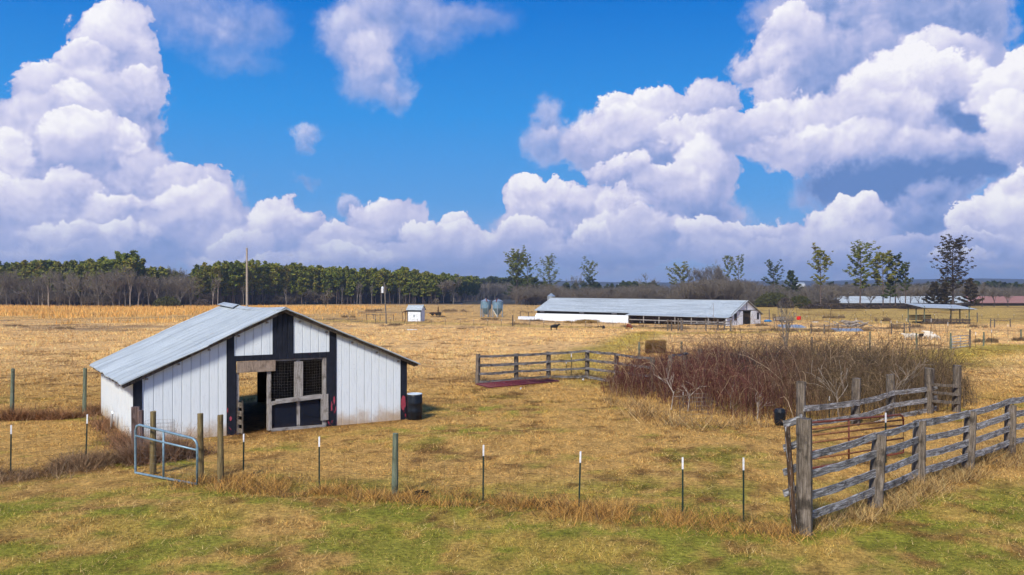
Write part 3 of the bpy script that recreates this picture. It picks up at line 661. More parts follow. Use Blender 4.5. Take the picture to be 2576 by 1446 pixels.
# doorway
door = MB().box((3.34, .0, 2.13), (4.69, -.05, 2.52)).build('door_header', M['ply'], barn)
dw = MB()
dw.box((4.42, .02, .02), (4.55, .12, 2.13)); dw.build('door_post', M['lumber'], barn)
mb = MB().box((4.44, -.035, .02), (4.56, .02, .92)); mb.build('door_post', M['lumber'], barn)
MB().box((3.32, .02, -.05), (3.43, .12, 2.13)).build('door_post', M['lumber'], barn)
MB().box((6.47, .0, -.05), (6.60, .11, 2.53)).build('door_post', M['lumber'], barn)
for s_c, z_c, w_c, h_c in ((9.72, .62, .11, .62), (6.90, .92, .05, .34), (6.80, .70, .03, .40), (6.96, .60, .025, .2), (3.12, .55, .05, .18), (3.02, .85, .025, .2)):
    mb = MB(); n = 14; pts = [(s_c + w_c * math.cos(2 * math.pi * k / n) * rnd.uniform(.5, 1.1), z_c + h_c / 2 * math.sin(2 * math.pi * k / n) * rnd.uniform(.7, 1.1)) for k in range(n)]
    mb.add([(a, -.024, b) for a, b in pts] + [(a, -.020, b) for a, b in pts], [tuple(range(n))] + [(k, (k + 1) % n, n + (k + 1) % n, n + k) for k in range(n)]).build('worn_patch', M['pink'], barn)
MB().box((5.50, .05, .06), (5.62, .14, 2.53)).build('door_post', M['lumber'], barn)
MB().box((4.56, .03, 2.47), (6.47, .10, 2.53)).build('door_rail', M['lumber_x'], barn)
MB().beam((4.56, .0, .97), (4.85, .0, 1.02), .05, .13).build('door_rail', M['lumber_x'], barn)
MB().beam((4.70, -.035, 1.03), (6.37, -.035, 1.11), .05, .16, .006).build('door_rail', M['lumber_x'], barn)
MB().box((5.38, -.055, 1.14), (5.70, -.012, 2.42), .006).build('door_board', M['lumber'], barn)
MB().box((6.37, -.06, .22), (6.66, -.025, 1.18), .004).build('door_board', M['lumber'], barn)
MB().beam((4.56, -.0, .03), (6.55, -.0, .0), .07, .10, .004).build('door_sill', M['lumber_x'], barn)
mb = MB()
for i in range(20): s = 4.56 + i * .1; mb.tube([(s, .015, 1.1), (s + .03 * math.sin(i), .03, 1.6), (s + .015 * math.cos(i * 2), .015, 2.48)], .0032, 3, False)
for i in range(14): z = 1.12 + i * .1; mb.tube([(4.56, .015, z + .02), (5.1, .03, z - .01), (5.5, .015, z + .01), (6.0, .035, z - .012), (6.47, .015, z + .015)], .0032, 3, False)
mb.build('wire_screen', M['wire'], barn)
MB().box((4.58, .055, .07), (6.45, .065, .98)).build('door_screen', M['screen'], barn)
mb = MB()
mb.box((3.34, -.02, .02), (3.38, .02, 1.20)); mb.box((3.48, -.16, .02), (3.52, -.12, 1.16))
for z in (.12, .42, .72, 1.02): mb.beam((3.36, .02, z), (3.50, -.14, z - .02), .03, .17, .004)
tag(mb.build('side_gate', M['post_wood'], barn), 'short slatted board gate folded back beside the doorway')
for s, z, w, h in ((6.78, .88, .09, .38), (6.84, .80, .035, .62), (3.08, .62, .035, .22)):
    pass
# broken board and dark hole in the left wall
x0, y0 = BA[0] - .535 * 3.5 - .845 * .16, BA[1] + .845 * 3.5 - .535 * .16
o = MB().beam((0, 0, -.02), (.22, -.35, .66), .05, .16, .01).build('broken_board', M['white_siding']); o.location = (x0 - .12, y0 + .1, gz(x0, y0)); tag(o, 'short white broken board leaning against the left side wall of the barn', 'board')
# plastic barrel
bx, by, _ = G(1043, 1056); by += .3; bx = xat(1043, by)
bar = empty('barrel', (bx, by, gz(bx, by)), 0, 'black plastic barrel with a pale lid at the right front corner of the barn', 'barrel')
prof = [(.26, 0), (.29, .03), (.295, .30), (.305, .33), (.295, .36), (.30, .62), (.31, .65), (.30, .68), (.295, .93), (.28, .98)]
def lathe(prof, n=28, top=True):
    mb = MB(); vs = [(r * math.cos(2 * math.pi * k / n), r * math.sin(2 * math.pi * k / n), z) for r, z in prof for k in range(n)]
    fs = [(i * n + k, i * n + (k + 1) % n, (i + 1) * n + (k + 1) % n, (i + 1) * n + k) for i in range(len(prof) - 1) for k in range(n)]
    fs.append(tuple(range(n))[::-1])
    if top: fs.append(tuple((len(prof) - 1) * n + k for k in range(n)))
    return mb.add(vs, fs)
lathe(prof).build('drum', M['black_plastic'], bar, True)
lathe([(.285, .975), (.295, .985), (.295, 1.01), (.25, 1.015), (.245, .995), (.02, 1.0)], 28).build('lid', M['blue_white'], bar)

# ================================================================ near fences
def wood_post(name, vx, vyb, vyt, r, mat, label, group=None, lean=None, square=False, y_extra=0):
    x, y, z = G(vx, vyb); y += y_extra; x = xat(vx, y); z = gz(x, y); h = zat(vyt, y) - z
    mb = MB(); n = 4 if square else 12; lv = 7; vs = []
    for i in range(lv):
        q = i / (lv - 1)
        for k in range(n):
            a = 2 * math.pi * (k + (.5 if square else 0)) / n; rr = r * (1.414 if square else 1) * (1.06 - .10 * q) * (1 + .05 * math.sin(a * 2 + i)); vs.append((rr * math.cos(a), rr * math.sin(a), -.25 + (h + .25) * q + (rnd.uniform(-.02, .015) if i == lv - 1 else 0)))
    c = len(vs); vs.append((0, 0, h + .012))
    fs = [(i * n + k, i * n + (k + 1) % n, (i + 1) * n + (k + 1) % n, (i + 1) * n + k) for i in range(lv - 1) for k in range(n)] + [((lv - 1) * n + k, (lv - 1) * n + (k + 1) % n, c) for k in range(n)]
    o = mb.add(vs, fs).build(name, mat); o.location = (x, y, z); o.rotation_euler = (lean[1] if lean else rnd.uniform(-.02, .02), lean[0] if lean else rnd.uniform(-.02, .02), rnd.uniform(0, .6) if not square else rnd.uniform(-.1, .1) + .4)
    return tag(o, label, 'fence post', group)
FG = 'wooden posts of the near wire fence'
wood_post('wooden_post', 30, 1050, 927, .075, M['green_post'], 'grey-green wooden post at the far left, standing alone in the grass', FG, (.02, 0))
wood_post('wooden_post', 212, 1041, 926, .075, M['green_post'], 'grey-green wooden post just left of the barn wall', FG, (.02, 0))
wood_post('wooden_post', 993, 1243, 1090, .078, M['green_post'], 'grey-green wooden post among the steel posts, in front of the barn', FG, (.012, 0))
wood_post('wooden_post', 385, 1192, 1034, .082, M['brown_post'], 'brown wooden post behind the blue gate', FG)
wood_post('wooden_post', 505, 1208, 1040, .080, M['brown_post'], 'brown wooden post at the right end of the blue gate', FG)
wood_post('wooden_post', 555, 1216, 1044, .080, M['brown_post'], 'brown wooden post right of the gate post, in front of the barn doorway trim', FG)
wood_post('wooden_post', 355, 1138, 1032, .09, M['red_post'], 'reddish old post against the front left corner of the barn', FG)
wood_post('wooden_post', 341, 1140, 1023, .12, M['red_post'], 'broad reddish plank post with a sloping top at the barn corner', FG, (0, 0), True, .25)
# steel posts
def steel_post_proto():
    root = empty('steel_post', (0, 0, 0))
    mb = MB(); w, t = .019, .0045
    mb.box((-w, -t, -.3), (w, t, 1.10)); mb.box((-t, 0.0046, -.3), (t, .034, 1.10))
    for i in range(20): mb.box((-.007, -.012, .05 + i * .052), (.007, -.0046, .065 + i * .052))
    mb.build('shaft', M['steel_green'], root)
    mb = MB(); mb.box((-w - .001, -t - .001, 1.10), (w + .001, t + .001, 1.36)); mb.box((-t - .001, 0.0056, 1.10), (t + .001, .035, 1.36)); mb.build('painted_tip', M['white_tip'], root)
    return root
tproto = steel_post_proto(); TP = [0]
def steel_post(vx, vyb, vyt, label, group, lean=0):
    x, y, z = G(vx, vyb); h = zat(vyt, y) - z; o = tproto if TP[0] == 0 else copy_tree(tproto); TP[0] += 1
    o.location = (x, y, z); o.scale = (1, 1, h / 1.36); o.rotation_euler = (0, lean, rnd.uniform(-.4, .4)); tag(o, label, 'fence post', group); return o
SG = 'steel posts of the near wire fence'
for a in [(27, 1187, 1069, 'green steel post with a white tip at the left edge of the picture', .01), (216, 1160, 1042, 'green steel post with a white tip midway between the picture edge and the blue gate', .03),
          (612, 1196, 1091, 'green steel post with a white tip directly in front of the barn doorway', .012), (803, 1232, 1098, 'white-tipped green steel post with a dark clip, before the right wall of the barn', 0),
          (1215, 1259, 1119, 'green steel post with a white tip, first to the right of the grey-green wooden post', .008), (1456, 1281, 1135, 'green steel post with a white tip beside small dark clods', .03),
          (1717, 1305, 1150, 'green steel post with a white tip, second from the board fence corner', 0), (1870, 1312, 1151, 'green steel post with a white tip nearest the charred corner post', 0)]:
    steel_post(*a[:4], SG, a[4])
for a in [(1424, 940, 908, 'short white-tipped post behind the middle board fence', 0), (1437, 950, 886, 'white-tipped steel post rising over the middle board fence', 0), (2228, 1165, 1038, 'steel post with a white tip behind the near board fence, beside the red gate', 0),
          (2548, 1040, 1000, 'white-tipped steel post behind the board fence at the right edge', 0), (2086, 1050, 997, 'white-tipped steel post half sunk in the brambles behind the upper board fence', 0), (1718, 1030, 985, 'white-tipped steel post in front of the bramble thicket, in a wire ring', 0)]:
    steel_post(*a[:4], 'steel posts near the corral', a[4])
def wires(name, pts, hs, r, label, mat='dark_wire', stays=0, cat='wire fence', group='wire fence runs'):
    """pts: ground columns/rows; wires sag a little between posts"""
    P_ = [G(*p) for p in pts]; mb = MB()
    for h in hs:
        for (a, b) in zip(P_[:-1], P_[1:]):
            mb.tube([(a[0], a[1], a[2] + h), ((a[0] + b[0]) / 2, (a[1] + b[1]) / 2, (a[2] + b[2]) / 2 + h - .015), (b[0], b[1], b[2] + h)], r, 3, False)
    if stays:
        for (a, b) in zip(P_[:-1], P_[1:]):
            n = int(math.hypot(a[0] - b[0], a[1] - b[1]) / stays)
            for i in range(1, n):
                q = i / n; x = a[0] + (b[0] - a[0]) * q; yy = a[1] + (b[1] - a[1]) * q; z = a[2] + (b[2] - a[2]) * q; mb.tube([(x, yy, z + hs[0]), (x, yy, z + hs[-1])], r * .9, 3, False)
    return tag(mb.build(name, M[mat]), label, cat, group)
wires('wire_fence', [(555, 1216), (612, 1196), (803, 1232), (993, 1243), (1215, 1259), (1456, 1281), (1717, 1305), (1870, 1312), (1990, 1335)], [.06, .20, .34, .48, .62, .78, .95], .0023, 'thin rusty woven wire between the steel posts in front of the barn', stays=.30)
wires('wire_fence', [(-60, 1200), (27, 1187), (216, 1160), (334, 1148)], [.06, .20, .34, .48, .62, .78, .95], .0023, 'thin rusty woven wire on the steel posts left of the blue gate', stays=.30)
wires('wire_fence', [(-60, 1056), (30, 1050), (212, 1041), (262, 1035)], [.3, .6, .9], .002, 'thin wire on the two wooden posts left of the barn')
# wire ring beside the barn and one in the brambles
def wire_ring(vx, vyb, r, h, label):
    x, y, z = G(vx, vyb); mb = MB(); n = 22
    for i in range(7): mb.tube([(r * math.cos(2 * math.pi * k / n), r * math.sin(2 * math.pi * k / n), h * i / 6 + .02 * math.sin(k * .8)) for k in range(n + 1)], .0028, 3, False)
    for k in range(n): a = 2 * math.pi * k / n; mb.tube([(r * math.cos(a), r * math.sin(a), 0), (r * math.cos(a), r * math.sin(a), h + .02 * math.sin(k * .8))], .0028, 3, False)
    o = mb.build('wire_ring', M['wire']); o.location = (x, y, z); return tag(o, label, 'wire cage', 'rings of wire mesh')
wire_ring(402, 1118, .46, .78, 'ring of wire mesh standing against the white front wall of the barn')
wire_ring(1750, 1058, .62, .95, 'ring of wire mesh at the front of the bramble thicket')
# blue tube gate
def pipe_gate(name, c, mat, r, bars, label, group=None, corner=.18, mids=(.5,), brace_mat=None):
    """c: four corners bottom-left, bottom-right, top-right, top-left in world space; bars: heights 0..1"""
    bl, br, tr_, tl = [Vector(p) for p in c]; root = empty(name, bl, 0, label, 'gate', group)
    def P_(u_, v_): return (bl * (1 - u_) + br * u_) * (1 - v_) + (tl * (1 - u_) + tr_ * u_) * v_ - bl
    cu = corner / (br - bl).length; cv = corner / (tl - bl).length
    loop = [P_(0, 0), P_(0, 1 - cv), P_(cu * .3, 1 - cv * .3), P_(cu, 1), P_(1 - cu, 1), P_(1 - cu * .3, 1 - cv * .3), P_(1, 1 - cv), P_(1, 0), P_(0, 0)]
    MB().tube(loop, r, 8, False).build('frame', mat, root, True)
    for v in bars: MB().tube([P_(0, v), P_(1, v)], r * .85, 8).build('bar', brace_mat or mat, root, True)
    for u_ in mids: MB().tube([P_(u_, 0), P_(u_, 1)], r * .85, 8).build('upright', mat, root, True)
    return root
def gp(vx, vyb, vyt, dz=.06):
    x, y, z = G(vx, vyb); return (x, y, z + dz), (x, y, zat(vyt, y))
a, a2 = gp(341, 1192, 1066, .04); b, b2 = gp(496, 1224, 1104, .04); b2 = (b2[0], b2[1], a2[2] - .16)
bg_ = pipe_gate('pipe_gate', [a, b, b2, a2], M['blue_pipe'], .032, (.76,), 'blue-grey tube gate hanging open in front of the barn corner', mids=(.47,))
mb = MB(); A_, B_ = Vector(b) - Vector(a), Vector(a2) - Vector(a)
for i in range(1, 9): mb.tube([B_ * (i / 12), A_ + B_ * (i / 12)], .0022, 3, False)
for i in range(1, 12): mb.tube([A_ * (i / 12), A_ * (i / 12) + B_ * .75], .0022, 3, False)
mb.build('wire_mesh', M['wire'], bg_)

# ---------------------------------------------------------------- board fences
def rail(root, p, q, w, h, mat, label=None, droop=.02):
    p = Vector(p); q = Vector(q); d = q - p; L_ = d.length; mb = MB(); n = 9; vs = []
    hw = [rnd.uniform(-.007, .007) for _ in range(n + 1)]
    for i in range(n + 1):
        s = L_ * i / n; dz = -droop * 4 * (i / n) * (1 - i / n) + hw[i] * .6; e = rnd.uniform(-.008, .008)
        for yy, zz in ((-w / 2, -h / 2 + hw[i] + e), (w / 2, -h / 2 + hw[i]), (w / 2, h / 2 + hw[i] * .5), (-w / 2, h / 2 + hw[i] * .5 - e)): vs.append((s, yy, zz + dz))
    fs = [(i * 4 + k, i * 4 + (k + 1) % 4, (i + 1) * 4 + (k + 1) % 4, (i + 1) * 4 + k) for i in range(n) for k in range(4)] + [(3, 2, 1, 0), (n * 4, n * 4 + 1, n * 4 + 2, n * 4 + 3)]
    fs = [f[::-1] for f in fs]
    o = mb.add(vs, fs).build('rail', mat, root); o.location = p - Vector(root.location); o.rotation_euler = (0, -math.atan2(d.z, math.hypot(d.x, d.y)), math.atan2(d.y, d.x))
    if label: o['label'] = label
    return o
def board_post(root, x, y, z, h, r, rz, lean=(0, 0), mat=None):
    mb = MB(); vs = []; n = 8; lv = 9
    ex = [1.18, .98, 1.2, .97] * 2
    for i in range(lv):
        q = i / (lv - 1)
        for k in range(n):
            a = 2 * math.pi * (k + .5) / n; rr = r * ex[k % 4 + (k // 4)] * (1.05 - .08 * q) * (1 + rnd.uniform(-.025, .025)); vs.append((rr * math.cos(a), rr * math.sin(a), -.3 + (h + .3) * q + (rnd.uniform(-.025, .02) if i == lv - 1 else 0)))
    c = len(vs); vs.append((0, 0, h - .005))
    fs = [(i * n + k, i * n + (k + 1) % n, (i + 1) * n + (k + 1) % n, (i + 1) * n + k) for i in range(lv - 1) for k in range(n)] + [((lv - 1) * n + k, (lv - 1) * n + (k + 1) % n, c) for k in range(n)]
    o = mb.add(vs, fs).build('post', mat or M['post_wood'], root); o.location = Vector((x, y, z)) - Vector(root.location); o.rotation_euler = (lean[1], lean[0], rz); return o
def board_fence(label, posts, rails, r=.095, w=.045, h=.15, group='weathered board fences', ends=(0, 0), front=True, leans=None, name='board_fence', rmat=None, droop=.02, inset=False):
    """posts: (vx, vy base, vy top); rails: list over heights, each a list of rows at every post"""
    pts = []
    for (vx, vb, vt) in posts:
        x, y, z = G(vx, vb); pts.append((x, y, z, zat(vt, y) - z))
    root = empty(name, pts[0][:3], 0, label, 'fence', group)
    for i, (x, y, z, hh) in enumerate(pts):
        j = min(i + 1, len(pts) - 1); k = max(i - 1, 0); rz = math.atan2(pts[j][1] - pts[k][1], pts[j][0] - pts[k][0])
        board_post(root, x, y, z, hh, r, rz, leans[i] if leans else (rnd.uniform(-.03, .03), rnd.uniform(-.03, .03)))
    for row in rails:
        for i in range(len(pts) - 1):
            if row[i] is None or row[i + 1] is None: continue
            a, b = pts[i], pts[i + 1]; d = Vector((b[0] - a[0], b[1] - a[1], 0)).normalized(); nrm = Vector((d.y, -d.x, 0)) * ((r + w / 2 + .004) * (1 if front else -1)) * (0 if inset else 1)
            p = Vector((a[0], a[1], zat(row[i], a[1]))) + nrm - d * (ends[0] if i == 0 else .06); q = Vector((b[0], b[1], zat(row[i + 1], b[1]))) + nrm + d * (ends[1] if i == len(pts) - 2 else -.06)
            rail(root, p, q, w, h * rnd.uniform(.9, 1.08), rmat or M['grey_wood'], None, droop)
    return root
board_fence('grey board fence bending at its fourth post, a maroon gate lying before it',
    [(1201, 966, 890), (1298, 959, 888), (1379, 954, 884), (1476, 951, 881), (1551, 962, 890), (1642, 985, 898)],
    [[896, 892, 888, 882, 890, 901], [918, 914, 909, 903, 912, 923], [940, 933, 929, 925, 934, 945], [962 - 2, 952, 946, 946, 958, None]], r=.115, h=.13, leans=[(.02, 0), (0, 0), (0, 0), (.01, 0), (0, 0), (0, 0)])
board_fence('weathered wooden gateway frame right of the middle board fence, in front of the hay bale', [(1684, 975, 893), (1724, 965, 886)], [[893, 889]], r=.11, h=.10, name='gateway_frame')
for a in [(1760, 950, 877, .13, 'thick grey wooden post standing in the brambles right of the hay bale'), (1781, 955, 893, .10, 'short dark wooden post in the brambles beside a thicker one')]:
    wood_post('wooden_post', a[0], a[1], a[2], a[3] * 1.2, M['post_wood'], a[4], 'old posts in the brambles')
for a in [(1608, 921, 860, .075, M['green_post'], 'green wooden post left of the round hay bale'), (1714, 915, 859, .075, M['green_post'], 'green wooden post right of the round hay bale'),
          (2043, 905, 847, .075, M['post_wood'], 'grey wooden post in the field behind the brambles, under the pale sapling'), (2188, 885, 834, .07, M['green_post'], 'green-grey post behind the thicket, left of the sheep'),
          (2305, 880, 838, .07, M['green_post'], 'green-grey wooden post in front of the sheep'), (2391, 880, 837, .085, M['green_post'], 'stout wooden post at the left of the metal field gate'),
          (2439, 876, 829, .085, M['post_wood'], 'stout wooden post at the right of the metal field gate'), (2474, 871, 835, .075, M['green_post'], 'wooden post right of the metal field gate'), (2568, 858, 828, .075, M['green_post'], 'wooden post at the right edge of the far fence')]:
    wood_post('wooden_post', a[0], a[1], a[2], a[3], a[4], a[5], 'wooden posts of the field fence')
# corral at right: near fence of four rails
near = [(2025, 1342, 1052), (2203, 1276, 1093), (2311, 1222, 1058), (2436, 1181, 1035), (2541, 1148, 1018), (2640, 1118, 1000)]
rails = [[1148, 1096, 1063, 1040, 1011 - 2, 988], [1196, 1140, 1104, 1078, 1046 - 3, 1022], [1250, 1188, 1146, 1112, 1076, 1052], [1300, 1232, 1186, 1146, 1112, 1086]]
nf = board_fence('near board fence at right with four wavy grey rails and thick leaning posts', near, rails, r=.150, h=.165, leans=[(.0, 0), (.10, .02), (.06, 0), (.12, 0), (.05, 0), (.03, 0)], droop=.03, inset=True, rmat=M['silver_wood'])
# the short stub left of the thick corner post, with the charred post
p1 = G(2025, 1342); p0_ = G(1996, 1340)
for za, zb in ((1066, 1054), (1126, 1114), (1188, 1172), (1240, 1228)):
    rail(nf, (xat(1972, 18.9), 18.9, zat(za, 18.9)), (p1[0], p1[1] + .20, zat(zb, p1[1])), .045, .15, M['silver_wood'])
wood_post('charred_post', 2000, 1340, 1070, .062, M['burnt'], 'thin charred post with flaking white paint, leaning at the near corner of the corral', None, (-.085, 0))
up = [(2015, 1092, 959), (2152, 1068, 951), (2240, 1050, 941), (2337, 1037, 925)]
board_fence('upper board fence of the corral with three sagging silvery rails in front of the brambles', up, [[1025, 1010, 986, 973], [1062, 1046, 1017, 1000], [None, 1085 - 8, 1046, 1026], [1100, 1098, None, None]], r=.150, h=.19, ends=(.1, .25), droop=.03, rmat=M['silver_wood'])
board_fence('dark short board fence joining the tall end post at the right of the corral', [(2337, 1040, 925), (2405, 1036, 918)], [[966, 970], [985, 991], [1007, 1012]], r=.15, h=.12, name='board_fence', rmat=M['post_wood'], droop=0)
a, a2 = gp(2022, 1215, 1060, .15); b, b2 = gp(2270, 1160, 1062, .15)
a = (xat(2008, 23.2), 23.2, gz(7.7, 23.2) + .18); b = (xat(2272, 26.2), 26.2, gz(11.8, 26.2) + .15)
pipe_gate('pipe_gate', [a, b, (b[0], b[1], b[2] + 1.15), (a[0], a[1], a[2] + 1.25)], M['red_pipe'], .030, (.2, .38, .56, .72, .86), 'rusty red tube gate behind the near board fence', mids=(.45,), brace_mat=M['rust_pipe'])
# maroon gate lying on the ground
c = [G(1198, 971), G(1230, 979), G(1408, 963), G(1366, 955)]; c = [(q[0], q[1], q[2] + .10) for q in c]
lg = pipe_gate('pipe_gate', [c[0], c[3], c[2], c[1]], M['maroon'], .035, (.15, .3, .45, .6, .75, .9), 'maroon tube gate lying flat on the grass before the middle board fence', mids=(.33, .66), corner=.1)
# big black bag-like tub in the brambles
x, y, z = G(1968, 1072); o = lathe([(.15, 0), (.2, .1), (.22, .5), (.17, .62)], 12).build('black_tub', M['black_plastic']); o.location = (x, y + .3, z); o.scale = (1, .8, 1); tag(o, 'black plastic tub half hidden in the brambles left of the corral posts', 'tub')
# hay bale with spread hay
x, y, z = G(1650, 892); mb = MB(); nu, nv = 26, 12; vs = []
W_, Hh = pxm(50, y) / 2, pxm(36, y)
for j in range(nv + 1):
    for k in range(nu):
        a = 2 * math.pi * k / nu; q = j / nv; rr = (.92 + .12 * math.sin(math.pi * q)) * (1 if 0 < j < nv else .85)
        vs.append((W_ * rr * math.copysign(abs(math.cos(a)) ** .6, math.cos(a)) + rnd.uniform(-.03, .03), .5 * rr * math.copysign(abs(math.sin(a)) ** .6, math.sin(a)) + rnd.uniform(-.03, .03), Hh * (q if q < 1 else .97) + rnd.uniform(-.02, .02)))
fs = [(j * nu + k, j * nu + (k + 1) % nu, (j + 1) * nu + (k + 1) % nu, (j + 1) * nu + k) for j in range(nv) for k in range(nu)] + [tuple(nv * nu + k for k in range(nu))]
o = mb.add(vs, fs).build('hay_bale', M['hay_dark']); o.location = (x, y + .4, z - .03); tag(o, 'dark weathered round hay bale with eaten sides in the field beyond the board fence', 'hay bale')
n = 9000; aa = rng.uniform(0, 2 * np.pi, n); rr = np.sqrt(rng.uniform(0, 1, n)); xx = x + np.cos(aa) * rr * 2.9 + .3; yy = y + .4 + np.sin(aa) * rr * 1.9
blades('loose_hay', xx, yy, .16 * (1.25 - rr) + .03, .02, 1.4, np.tile(np.array((.56, .36, .10)), (n, 1)), .25, 'yellow loose hay spread round the hay bale', 'hay')
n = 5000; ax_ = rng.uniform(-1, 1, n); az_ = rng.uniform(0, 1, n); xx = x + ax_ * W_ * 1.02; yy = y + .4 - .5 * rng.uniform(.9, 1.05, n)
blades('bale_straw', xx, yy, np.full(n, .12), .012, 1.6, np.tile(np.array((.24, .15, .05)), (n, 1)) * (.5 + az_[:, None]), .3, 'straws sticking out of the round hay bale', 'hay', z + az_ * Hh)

# ================================================================ bramble thicket
def thick_h(x, y):
    """height of the thicket over the ground, 0 outside"""
    dx = (x - 12.9) / 7.9; dy_ = (y - (42.0 + .10 * (x - 12))) / 12.0; d = np.sqrt(dx ** 2 + dy_ ** 2) + (fbm(x, y, 3.2, 77) - .5) * .55
    h = np.clip((1.0 - d) * 7, 0, 1) ** .6
    front = np.clip((y - (32.3 + .35 * np.maximum(0, 9.5 - x) * 2.6)) / 1.2, 0, 1)       # straight front edge
    corral = np.where(x > 9.6, np.clip((y - (29.9 + (x - 9.9) * .72)) / .9, 0, 1), 1)
    return h * front * corral * (.30 + 2.0 * fbm(x, y, 1.7, 79, 3) + .45 * np.clip((x - 8) / 6, 0, 1))
def curves_mesh(name, P, rad, tint, mat, parent=None):
    """P (n,k,3) polylines -> 3-sided tapering prisms"""
    n, k, _ = P.shape; d = np.gradient(P, axis=1); d /= np.linalg.norm(d, axis=2, keepdims=True) + 1e-9
    up = np.array((.37, .21, .9)); a = np.cross(d, up); a /= np.linalg.norm(a, axis=2, keepdims=True) + 1e-9; b = np.cross(d, a)
    tp = np.linspace(1, .35, k)[None, :, None, None] * rad[:, None, None, None]; ang_ = np.arange(3) * 2 * np.pi / 3
    V_ = P[:, :, None, :] + (a[:, :, None, :] * np.cos(ang_)[None, None, :, None] + b[:, :, None, :] * np.sin(ang_)[None, None, :, None]) * tp
    idx = np.arange(n * k * 3).reshape(n, k, 3); q = np.stack([idx[:, :-1], np.roll(idx[:, :-1], -1, 2), np.roll(idx[:, 1:], -1, 2), idx[:, 1:]], -1).reshape(-1, 4)
    c = np.concatenate([np.repeat(tint, k * 3, 0), np.ones((n * k * 3, 1))], -1)
    return big_mesh(name, V_.reshape(-1, 3), q, mat, {'tint': ('FLOAT_COLOR', c)}, parent)
def stems(name, n, k, hk, lenk, rad, colfn, label, bend=1., seed_box=(4, 24.5, 30, 56), cat='brambles', low=.0):
    x = rng.uniform(seed_box[0], seed_box[1], n); y = rng.uniform(seed_box[2], seed_box[3], n); h = thick_h(x, y); m = h > .25; x, y, h = x[m], y[m], h[m]; n = len(x)
    z0 = th(x, y) + low * h * rng.uniform(0, 1, n); a = rng.uniform(0, 2 * np.pi, n); L_ = h * hk * rng.uniform(.45, 1.25, n); out = L_ * lenk * rng.uniform(.1, 1.2, n)
    q = np.linspace(0, 1, k)[None]; topp = rng.uniform(.55, 1.0, n)[:, None]
    zz = L_[:, None] * (np.sin(q * np.pi * .5 * (1 + (1 - topp) * bend * 1.4)))
    ox = np.cos(a)[:, None] * out[:, None] * q ** 1.6; oy = np.sin(a)[:, None] * out[:, None] * q ** 1.6
    wob = rng.normal(0, .05, (n, k, 3)); wob[:, 0] = 0; wob = np.cumsum(wob, 1)
    P = np.stack([x[:, None] + ox, y[:, None] + oy, z0[:, None] + zz], -1) + wob
    col = colfn(x, y, n); return tag(curves_mesh(name, P, np.full(n, rad) * rng.uniform(.6, 1.4, n), col, M['stems']), label, cat, kind='stuff')
def ccol(x, y, n):
    red = np.clip((15.5 - x) / 5 + (fbm(x, y, 3, 88) - .5) * 2.2, 0, 1)[:, None]
    c = np.array((.115, .043, .034)) * red + np.array((.13, .090, .05)) * (1 - red); t = rng.uniform(0, 1, (n, 1)); c = np.where(t < .10, np.array((.30, .20, .11)), c)
    return c * rng.uniform(.5, 1.5, (n, 1))
stems('bramble_thicket', 8500, 9, 1.1, 1.3, .0085, ccol, 'dense leafless thicket of arching red-brown brambles behind the corral', bend=1.5)
stems('bramble_twigs', 30000, 5, .45, 1.5, .0048, ccol, 'fine tangled twigs filling the red-brown thicket', bend=1.0, low=.75, cat='brambles')
stems('tall_brambles', 1100, 9, 1.8, .9, .010, lambda x, y, n: np.array((.20, .13, .085)) * rng.uniform(.5, 1.5, (n, 1)), 'taller thin brown shoots standing out of the thicket top', bend=.9)
stems('pale_canes', 420, 9, 1.0, 1.2, .011, lambda x, y, n: np.array((.46, .34, .22)) * rng.uniform(.6, 1.2, (n, 1)), 'scattered pale dry canes arching through the brambles', bend=1.5)
stems('thicket_grass', 2500, 4, .42, .5, .007, lambda x, y, n: np.array((.36, .25, .12)) * rng.uniform(.5, 1.3, (n, 1)), 'dry straw stalks among the foot of the brambles', bend=.4, cat='dead grass')

# ================================================================ trees
def branchy(p, d, L_, r, depth, out, spread=.5, upk=.12, nseg=3, kids=(2, 4), shrink=.68, r_min=.004, wob=.12):
    pts = [p.copy()]; q = p.copy(); dd = d.copy()
    for i in range(nseg):
        dd = (dd + Vector((rnd.gauss(0, wob), rnd.gauss(0, wob), rnd.gauss(0, wob) + upk))).normalized(); q = q + dd * L_ / nseg; pts.append(q.copy())
    r1 = max(r * .62, r_min); rs = [r + (r1 - r) * i / nseg for i in range(nseg + 1)]; out.append((pts, rs, depth))
    if depth <= 0: return
    for i in range(rnd.randint(*kids)):
        t = rnd.uniform(.45, 1.0); b = pts[min(nseg, max(1, round(t * nseg)))]
        ax = Vector((rnd.gauss(0, 1), rnd.gauss(0, 1), rnd.gauss(0, .6))); nd = (dd + ax.normalized() * spread * rnd.uniform(.7, 1.4)).normalized()
        branchy(b, nd, L_ * shrink * rnd.uniform(.75, 1.15), r1 * rnd.uniform(.6, .85), depth - 1, out, spread, upk, max(2, nseg - 1), kids, shrink, r_min, wob)
def tubes_mesh(name, br, mat, parent=None, sides=lambda d: 3):
    mb = MB()
    for pts, rs, dep in br: mb.tube(pts, rs, sides(dep), False)
    return mb.build(name, mat, parent)
